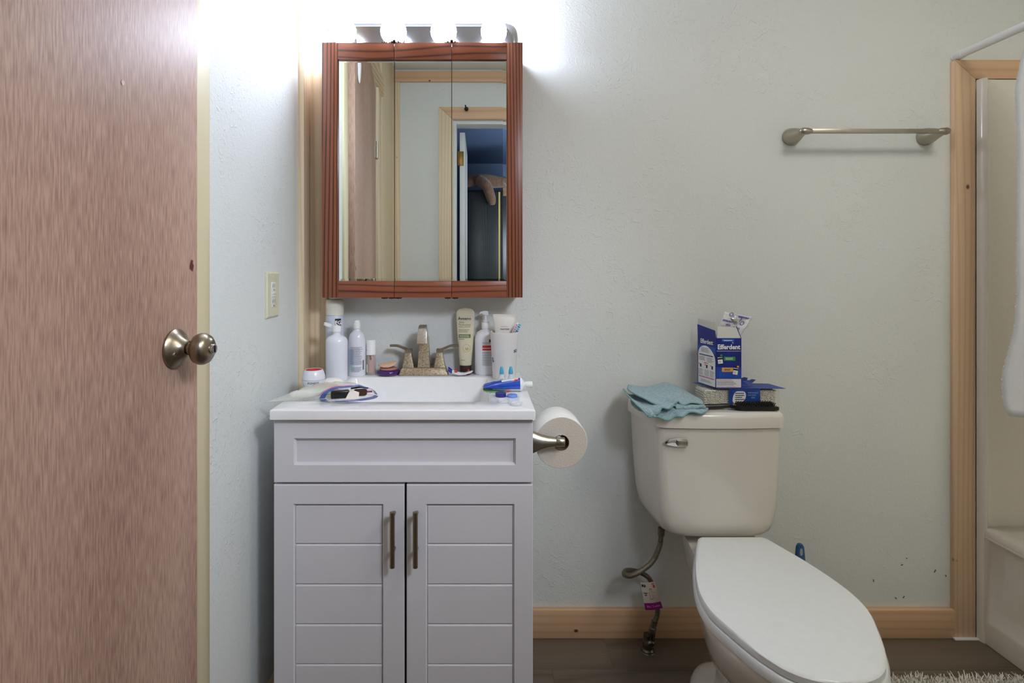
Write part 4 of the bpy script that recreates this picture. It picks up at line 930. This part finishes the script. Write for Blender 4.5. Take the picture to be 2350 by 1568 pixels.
MB().loft([[(x, hy*s_, z_+q*.0012) for s_, q in ((-1,-1),(1,-1),(1,1),(-1,1))] for x, hy, z_ in ((-.0535,.019,.0125),(-.0555,.019,.0090),(-.0540,.019,.0050),(-.046,.019,.0025),(-.030,.019,.0018),(.004,.018,.0018))]).build('folded_end', mat('tube fold green', (120,176,110), .35), tpst, 50)
MB().prism([(.026,-.0125,.0285),(.036,-.0120,.0312),(.041,-.0080,.0335),(.030,-.0085,.0318)], (0,.0004,.0012)).build('red_swoosh', RED, tpst, 0)
MB().prism([(.002,-.0195,.0020),(.014,-.0195,.0020),(.020,-.0195,.0055),(.010,-.0195,.0050)], (0,.002,0)).build('red_stripe', RED, tpst, 0)

def disc(name, label, x, y, r_, h, m):
    t = thing(name, label, 'lid', (x, y, TOPZ)); MB().lathe([(0,.0004),(r_,.0004),(r_,h-.0015),(r_-.0015,h),(0,h)], 32).build('cap', m, t, 40); return t
disc('contact_lens_cap', 'dark blue round contact lens case lid on the sink top', .0555, 1.3750, .0140, .0105, mat('lid navy', (34,40,124), .35))
disc('contact_lens_cap', 'light blue round contact lens case lid on the sink top', .0850, 1.3700, .0135, .0065, mat('lid pale blue', (110,148,220), .35))
lc = thing('lens_case', 'clear double-well contact lens case at the sink edge', 'case', (.0755, 1.298, TOPZ))
CLR = mat('clear case plastic', (232,236,236), .12, alpha=.38, coat=.4)
for sx_, sy_ in ((-.0145,.013),(.0145,-.013)):
    MB().lathe([(0,.0006),(.0125,.0006),(.0138,.002),(.0146,.0065),(.0156,.0070),(.0152,.0078),(.0136,.0076),(.0126,.003),(0,.0025)], 36, c=(sx_, sy_, 0)).build('well', CLR, lc, 40)
MB().box(-.008,.008,-.003,.003,(.0055),.0070,.0005).xf(Matrix.Rotation(-.73,4,'Z')).build('bridge', CLR, lc)

# ------------------------------------------------------------------ things on the toilet tank
LT = 0.7742
cl = thing('washcloth', 'crumpled pale aqua washcloth draped over the tank lid corner', 'cloth', (0.53, 1.56, LT))
CO = Vector((0.53, 1.56, LT))
AQ = mat('aqua terry', (172,196,202), .95, bump=1.0, bscale=420, bdist=.003, sheen=.3, nscale=160, col2=(134,166,174)); HEM = mat('aqua hem', (128,168,166), .9, bump=.5, bscale=300)
def rows(R): return [[at(px, py, Y)-CO for px, py in r] for Y, r in R]
sheets = [
 [(1.660,[(1449,913),(1500,911),(1545,911),(1580,913)]),(1.58,[(1450,927),(1505,924),(1560,926),(1606,928)]),(1.522,[(1462,939),(1515,934),(1570,936),(1624,937)]),(1.492,[(1486,948),(1530,945),(1575,942),(1624,941)]),(1.478,[(1499,957),(1541,961),(1578,949),(1620,946)])],
 [(1.645,[(1431,893),(1445,907),(1470,903),(1500,908)]),(1.59,[(1436,902),(1454,916),(1484,912),(1524,915)]),(1.53,[(1450,918),(1472,928),(1500,926),(1544,924)]),(1.492,[(1470,938),(1490,941),(1515,934),(1545,930)]),(1.480,[(1484,954),(1501,954),(1522,938),(1550,934)])],
 [(1.668,[(1443,884),(1485,889),(1524,879),(1558,888),(1580,903)]),(1.62,[(1441,893),(1487,897),(1530,890),(1568,899),(1594,910)]),(1.568,[(1453,903),(1495,908),(1540,905),(1580,911),(1608,917)]),(1.53,[(1476,913),(1510,921),(1545,916),(1575,921),(1613,924)]),(1.508,[(1500,924),(1533,935),(1553,924),(1570,927),(1612,926)])],
 [(1.560,[(1545,912),(1575,918),(1605,922)]),(1.515,[(1550,926),(1580,929),(1612,929)]),(1.500,[(1552,934),(1582,933),(1617,931)]),(1.498,[(1553,941),(1584,938),(1619,936)]),(1.512,[(1555,943),(1586,941),(1614,940)])],
]
for i, sh_rows in enumerate(sheets):
    fn = sheet_fn(rows(sh_rows))
    def wav(u, v, fn=fn, i=i):
        p = fn(u, v); edge = max(u-.6, 0)/.4
        p.z += .0030*math.sin(v*19+i*2)*edge+.0015*mnoise.noise(p*60); p.y -= .003*math.cos(v*23+i)*edge; return p
    o = MB().grid(wav, 40, 40).build('fold', AQ, cl, 0)
    for p in o.data.polygons: p.use_smooth = True
    md = o.modifiers.new('s', 'SOLIDIFY'); md.thickness = .0034; md.offset = 0
    MB().tube([wav(1.0, k/30)+Vector((0,-.0006,0)) for k in range(31)], .0023, 8).build('hem', HEM, o, 60)
    MB().tube([wav(k/30, 0.0) for k in range(31)], .0022, 8).build('hem', HEM, o, 60)

sw = thing('swab_pack', 'opened pack of white cotton swabs with blue cardboard label on the tank lid', 'pack', (.778, 1.575, LT))
mb = MB(); rnd = random.Random(12)
for j in range(10):
    for i in range(49):
        x = -.103+i*.00432+(.0022 if j % 2 else 0)+rnd.uniform(-.0004,.0004); z = .0030+j*.00430+rnd.uniform(-.0004,.0004)
        if x > .112: continue
        sp_ = max(0, (-.070-x))/.05; y0_ = .004+rnd.uniform(0,.003); dz = -.004*sp_*rnd.random()
        yb_ = y0_+.074; xo = x-.004*sp_*(1-j/12)+(.03*sp_*0)
        mb.tube([(xo,y0_-.0010,z+dz),(xo,y0_,z+dz),(xo,y0_+.008,z+dz),(x+.003*sp_,y0_+.013,z),(x,yb_,z)], [.0012,.0020,.0021,.0012,.0012], 6)
mb.build('swab_bundle', mat('swab white', (232,228,216), .9), sw, 40, kind='stuff')
CLP = mat('clear pack film', (230,230,226), .15, alpha=.07)
MB().box(-.107,.114,-.0002,.082,.0004,.0475).build('clear_tray', CLP, sw, 0)
CARD = mat('card blue', (46,74,158), .45, nscale=30, col2=(36,60,140)); CARDD = mat('card deep blue', (22,50,128), .42, nscale=30, col2=(34,84,170))
MB().box(-.037,.056,-.0022,-.0008,.0006,.0492).build('label_band', CARDD, sw, 0); MB().box(-.037,.056,.0828,.0838,.0006,.0492).build('label_band', CARDD, sw, 0)
fb = flat((-.037,-.0022,0), (1,0,0))
mb = MB(); pts_ = rpoly([(.010,.012),(.018,.006),(.036,.008),(.050,.020),(.050,.043),(.020,.043),(.012,.030)], .012, 5)
mb.bm.faces.new([mb.bm.verts.new(fb(p[0], p[1])) for p in pts_]); mb.build('leaf_patch', WHITEM, sw, 0)
lines(fb, .018, .046, .016, .040, 4, NAVY, sw, fill=.45, k=.0006, ragged=.3)
lines(fb, .056, .088, .028, .042, 2, mat('ink pale blue', (120,150,206), .5), sw, fill=.5, k=.0004); lines(fb, .066, .078, .020, .028, 1, mat('ink pale blue', (120,150,206), .5), sw, fill=.5, k=.0004)
MB().prism([(-.108,.082,.0500),(-.070,-.0015,.0500),(.132,-.0015,.0500),(.118,.068,.0500)], (0,0,.0009)).build('card_flap', CARD, sw, 0)
MB().prism([(.016,.040,.0512),(.042,.034,.0512),(.058,.040,.062),(.066,.042,.068),(.054,.042,.070),(.046,.042,.066),(.039,.042,.067),(.041,.042,.074),(.030,.042,.076),(.018,.043,.071)], (0,.0010,0)).build('torn_flap', CARD, sw, 0)

ef = thing('tablet_box', 'open blue denture tablet carton standing upright on the swab pack', 'box', (.7055, 1.581, LT+.0512))
a1 = Vector((.0765,0,0)); d1_ = Vector((-.0215,.079,0)); b1 = Vector((.070,.078,0)); Hh = .1485
corners = [Vector((0,0,0)), a1, b1, d1_]
ctr = sum(corners, Vector())/4
inn = [c+(ctr-c)*.012 for c in corners]
MB().loft([[c for c in corners], [c+Vector((0,0,Hh)) for c in corners]], True, False).build('carton', BLUE, ef, 0)
MB().loft([[c+Vector((0,0,.001)) for c in inn], [c+Vector((0,0,Hh-.0002)) for c in inn]], True, False).build('carton_inside', mat('card inside', (214,214,208), .7), ef, 0)
ff = flat((0,0,0), (1,0,0)); lf = flat(d1_, -d1_)
LBL = mat('pack light blue', (60,130,216), .4, nscale=40, col2=(30,84,190))
patch(ff, .0005, .076, .027, .062, mat('pack mid blue', (34,88,184), .38, nscale=26, col2=(24,56,160)), ef, n=1)
patch(ff, .0012, .0752, .0012, .0265, WHITEM, ef, n=1, k=.0002)
lines(ff, .003, .050, .0220, .0255, 1, RED, ef, k=.0005); lines(ff, .003, .073, .007, .0215, 5, NAVY, ef, k=.0005, seed=2); lines(ff, .003, .060, .002, .005, 1, RED, ef, k=.0005)
patch(ff, .0185, .0545, .1385, .1455, LBL, ef, n=1); lines(ff, .024, .049, .1395, .1435, 1, WHITEM, ef, k=.0005, fill=.6, ragged=.1)
text('Efferdent', .0196, lambda u,v,k=0: ff(.0385+u*.93, .1215+v, .0003), WHITEM, ef, bold=.0007)
lines(ff, .003, .074, .1085, .1115, 1, WHITEM, ef, k=.0003, fill=.4, ragged=0)
for k_ in range(2):
    s_ = 1
mb = MB(); 
for a, b in ((.0505,.1345),): 
    for t_ in range(4):
        d_ = Vector((math.cos(t_*PI/2), math.sin(t_*PI/2))); n_ = Vector((-d_.y, d_.x)); P = [Vector((a,b))+n_*.0008, Vector((a,b))-n_*.0008, Vector((a,b))+d_*.0042]
        mb.bm.faces.new([mb.bm.verts.new(ff(p.x, p.y, .0003)) for p in P])
mb.build('star', WHITEM, ef, 0)
patch(ff, .024, .058, .0810, .0930, GREEN, ef, n=1, k=.0003); lines(ff, .029, .052, .0835, .0905, 2, WHITEM, ef, k=.0006, fill=.5, ragged=.1)
patch(ff, .018, .052, .0480, .0605, ORANGE, ef, n=1, k=.0003); lines(ff, .026, .044, .0510, .0575, 2, DARK, ef, k=.0006, fill=.5, ragged=.1)
for (cx_, cz_, rt, trim) in ((.0125,.0855,.10,GREEN),(.0590,.0530,-.16,ORANGE)):
    def rot2(u, v, k=0, cx_=cx_, cz_=cz_, rt=rt): return ff(cx_+u*math.cos(rt)-v*math.sin(rt), cz_+u*math.sin(rt)+v*math.cos(rt), .0005+k)
    patch(rot2, -.0080, .0080, -.0140, .0140, mat('mini pack navy', (24,36,66), .5), ef, n=1)
    patch(rot2, -.0072, .0072, -.0132, -.0010, WHITEM, ef, n=1, k=.0002); patch(rot2, .0020, .0080, .009, .0140, trim, ef, n=1, k=.0002)
    lines(rot2, -.0070, .0070, .0035, .0070, 1, WHITEM, ef, k=.0003, fill=.6, ragged=0); lines(rot2, -.005, .002, -.011, -.004, 2, INK, ef, k=.0004)
text('Efferdent', .0165, lambda u,v,k=0: lf(.042+u*.93, .1320+v*1.15, .0003), WHITEM, ef, bold=.0005)
patch(lf, .002, .0815, .100, .120, mat('pack mid blue', (34,88,184), .38), ef, n=1)
mb = MB(); P = [(.004,.0015),(.0810,.0015),(.0810,.088),(.068,.106),(.050,.118),(.032,.121),(.014,.114),(.004,.100)]; P = rpoly(P, [.001,.001,.02,.02,.02,.02,.02,.012], 4)
mb.bm.faces.new([mb.bm.verts.new(lf(p[0], p[1], .0004)) for p in P]); mb.build('white_arch', WHITEM, ef, 0)
lines(lf, .018, .058, .0985, .114, 5, NAVY, ef, k=.0008, seed=3); lines(lf, .010, .074, .088, .094, 1, NAVY, ef, k=.0008, fill=.6)
lines(lf, .008, .038, .073, .086, 3, INK, ef, k=.0008, seed=4); lines(lf, .044, .076, .071, .086, 4, INK, ef, k=.0008, seed=5)
lines(lf, .032, .050, .0655, .0690, 1, RED, ef, k=.0008, fill=.7, ragged=0)
for i, x in enumerate((.012,.040,.064)): 
    patch(lf, x, x+.007, .052, .062, mat('mini pack navy', (24,36,66), .5), ef, n=1, k=.0006); lines(lf, x-.006, x+.014, .028, .047, 6, INK, ef, k=.0008, seed=7+i)
    patch(lf, x-.0045, x-.002, .059, .064, RED, ef, n=1, k=.0006)
lines(lf, .008, .078, .0215, .0255, 1, mat('pink ink', (206,90,160), .5), ef, k=.0008, fill=.9, ragged=.05); lines(lf, .018, .066, .008, .016, 3, INK, ef, k=.0008, seed=12)
# flaps
e_ = Vector((0,0,Hh))
MB().prism([d1_+e_, Vector((0,0,Hh)), Vector((-.001,.002,Hh+.022)), d1_+Vector((-.001,0,Hh+.034))], (.0006,.0002,0)).build('side_flap', BLUE, ef, 0)
MB().prism([d1_+Vector((.000,0,Hh+.034)), Vector((-.0005,.004,Hh+.022)), Vector((.001,.006,Hh+.046)), d1_+Vector((.001,0,Hh+.052))], (.0006,.0002,0)).build('tuck_tab', mat('card inside', (214,214,208), .7), ef, 0)
MB().prism([e_+Vector((.004,.001,.0)), e_+a1+Vector((-.002,.001,0)), e_+a1+Vector((-.012,.007,.031)), e_+Vector((.0075,.007,.034))], (0,-.0006,0)).build('front_flap', mat('card inside', (214,214,208), .7), ef, 0)
MB().prism([e_+a1+Vector((-.002,.0012,0)), e_+a1+Vector((.0005,.0012,0)), e_+a1+Vector((-.011,.007,.036)), e_+a1+Vector((-.0125,.007,.033))], (0,.0006,0)).build('flap_edge', BLUE, ef, 0)
fo = thing('foil_strip', 'white foil tablet strip with blue print sticking out of the blue carton', 'foil', (.755, 1.622, LT+.14))
FO = Vector(fo.location); FOIL = mat('foil white', (222,222,226), .28, .35, bump=.5, bscale=60, bdist=.004)
fc4 = [at(1664,715,1.626)-FO, at(1727,728,1.630)-FO, at(1688,790,1.622)-FO, at(1640,775,1.618)-FO]
def fq(u, v, k=0): p = fc4[0].lerp(fc4[1], u).lerp(fc4[3].lerp(fc4[2], u), v); p.y += -.0012*k*1000*.001-.003*math.sin(u*7)*math.sin(v*5)-k; return p
o = MB().grid(lambda a,b: fq(a,b), 24, 20).build('strip', FOIL, fo, 60); md = o.modifiers.new('s','SOLIDIFY'); md.thickness = .0006
FI = mat('foil ink', (96,92,190), .5)
for (u0, v0, s_) in ((.25,.06,.012),(.62,.16,.013),(.78,.28,.012)):
    mb = MB()
    for k in range(18):
        a0_, a1_ = 2*PI*k/18, 2*PI*(k+1)/18; q = lambda a, r_: fq(u0+r_*math.cos(a)/.085, v0+r_*math.sin(a)/.08, .0014)
        mb.quad(q(a0_,s_*.5), q(a1_,s_*.5), q(a1_,s_*.36), q(a0_,s_*.36))
    mb.build('print_ring', FI, fo, 0)
for (u0,v0,sz) in ((.22,.32,.0062),(.72,.08,.0062),(.30,.45,.007),(.66,.50,.010)):
    text('EFFERDENT' if sz < .0065 else 'OCO', sz, lambda u,v,k=0: fq(min(max(u0+u/.085,.02),.98), v0-v/.08, .0016), FI, fo, bold=.0003)
rr = []
for k in range(9):
    t = -PI/2+PI*k/8; r_ = .0115*max(math.cos(t), .03); rr.append([fq(.46,.20)+Vector((r_*1.3*math.cos(a)*(1+.2*math.sin(5*a)), -.003-.004*math.sin(t)+.0, r_*math.sin(a)*(1+.25*math.sin(4*a+1))+.001*math.sin(7*a))) for a in [2*PI*i/24 for i in range(24)]])
MB().loft(rr).build('torn_blister', mat('crumpled foil', (226,226,230), .2, .8), fo, 20)

hb_ = thing('hair_brush', 'black plastic vented hair brush lying along the front of the tank lid', 'brush', (.757, 1.531, LT))
path = [(-.120,0,.0075),(-.100,0,.0078),(-.070,0,.0085),(-.048,0,.0100),(-.034,0,.0105)]
MB().tube(cat(path,5), [interp([(0,.0062),(6,.0078),(14,.0072),(20,.0058)], i) for i in range(21)], 14).build('handle', BLACK, hb_, 60)
def bb(x, hy, z0, z1): return [(x,-hy,z0),(x,hy,z0),(x,hy,z1),(x,-hy,z1)]
MB().loft([bb(-.036,.006,.006,.014), bb(-.020,.014,.0035,.0145), bb(.0,.018,.0015,.0135), bb(.085,.018,.0008,.0120), bb(.100,.014,.0008,.0105), bb(.106,.007,.001,.0085)]).build('head', BLACK, hb_, 30)
mb = MB(); 
for i in range(15):
    for j in range(5):
        x = -.012+i*.0070; y = -.0135+j*.0067
        mb.tube([(x,y,.0125-.00002*i),(x+.0045,y,.0215)], [.0016,.0013], 5)
mb.build('bristles', BLACK, hb_, 30, kind='stuff')
for i in range(6):
    MB().box(-.010+i*.016,-.002+i*.016,-.0165,.0165,.0130-.0002*i,.0150-.0002*i,.0005).build('rib', BLACK, hb_, 0)
nt_ = thing('paper_slip', 'small white paper slip lying under the swab pack', 'paper', (.690, 1.548, LT))
MB().prism([(-.022,-.004,.0004),(.014,-.010,.0004),(.030,.004,.0012),(-.018,.016,.0004)], (0,0,.0008)).build('slip', WHITEM, nt_, 0)
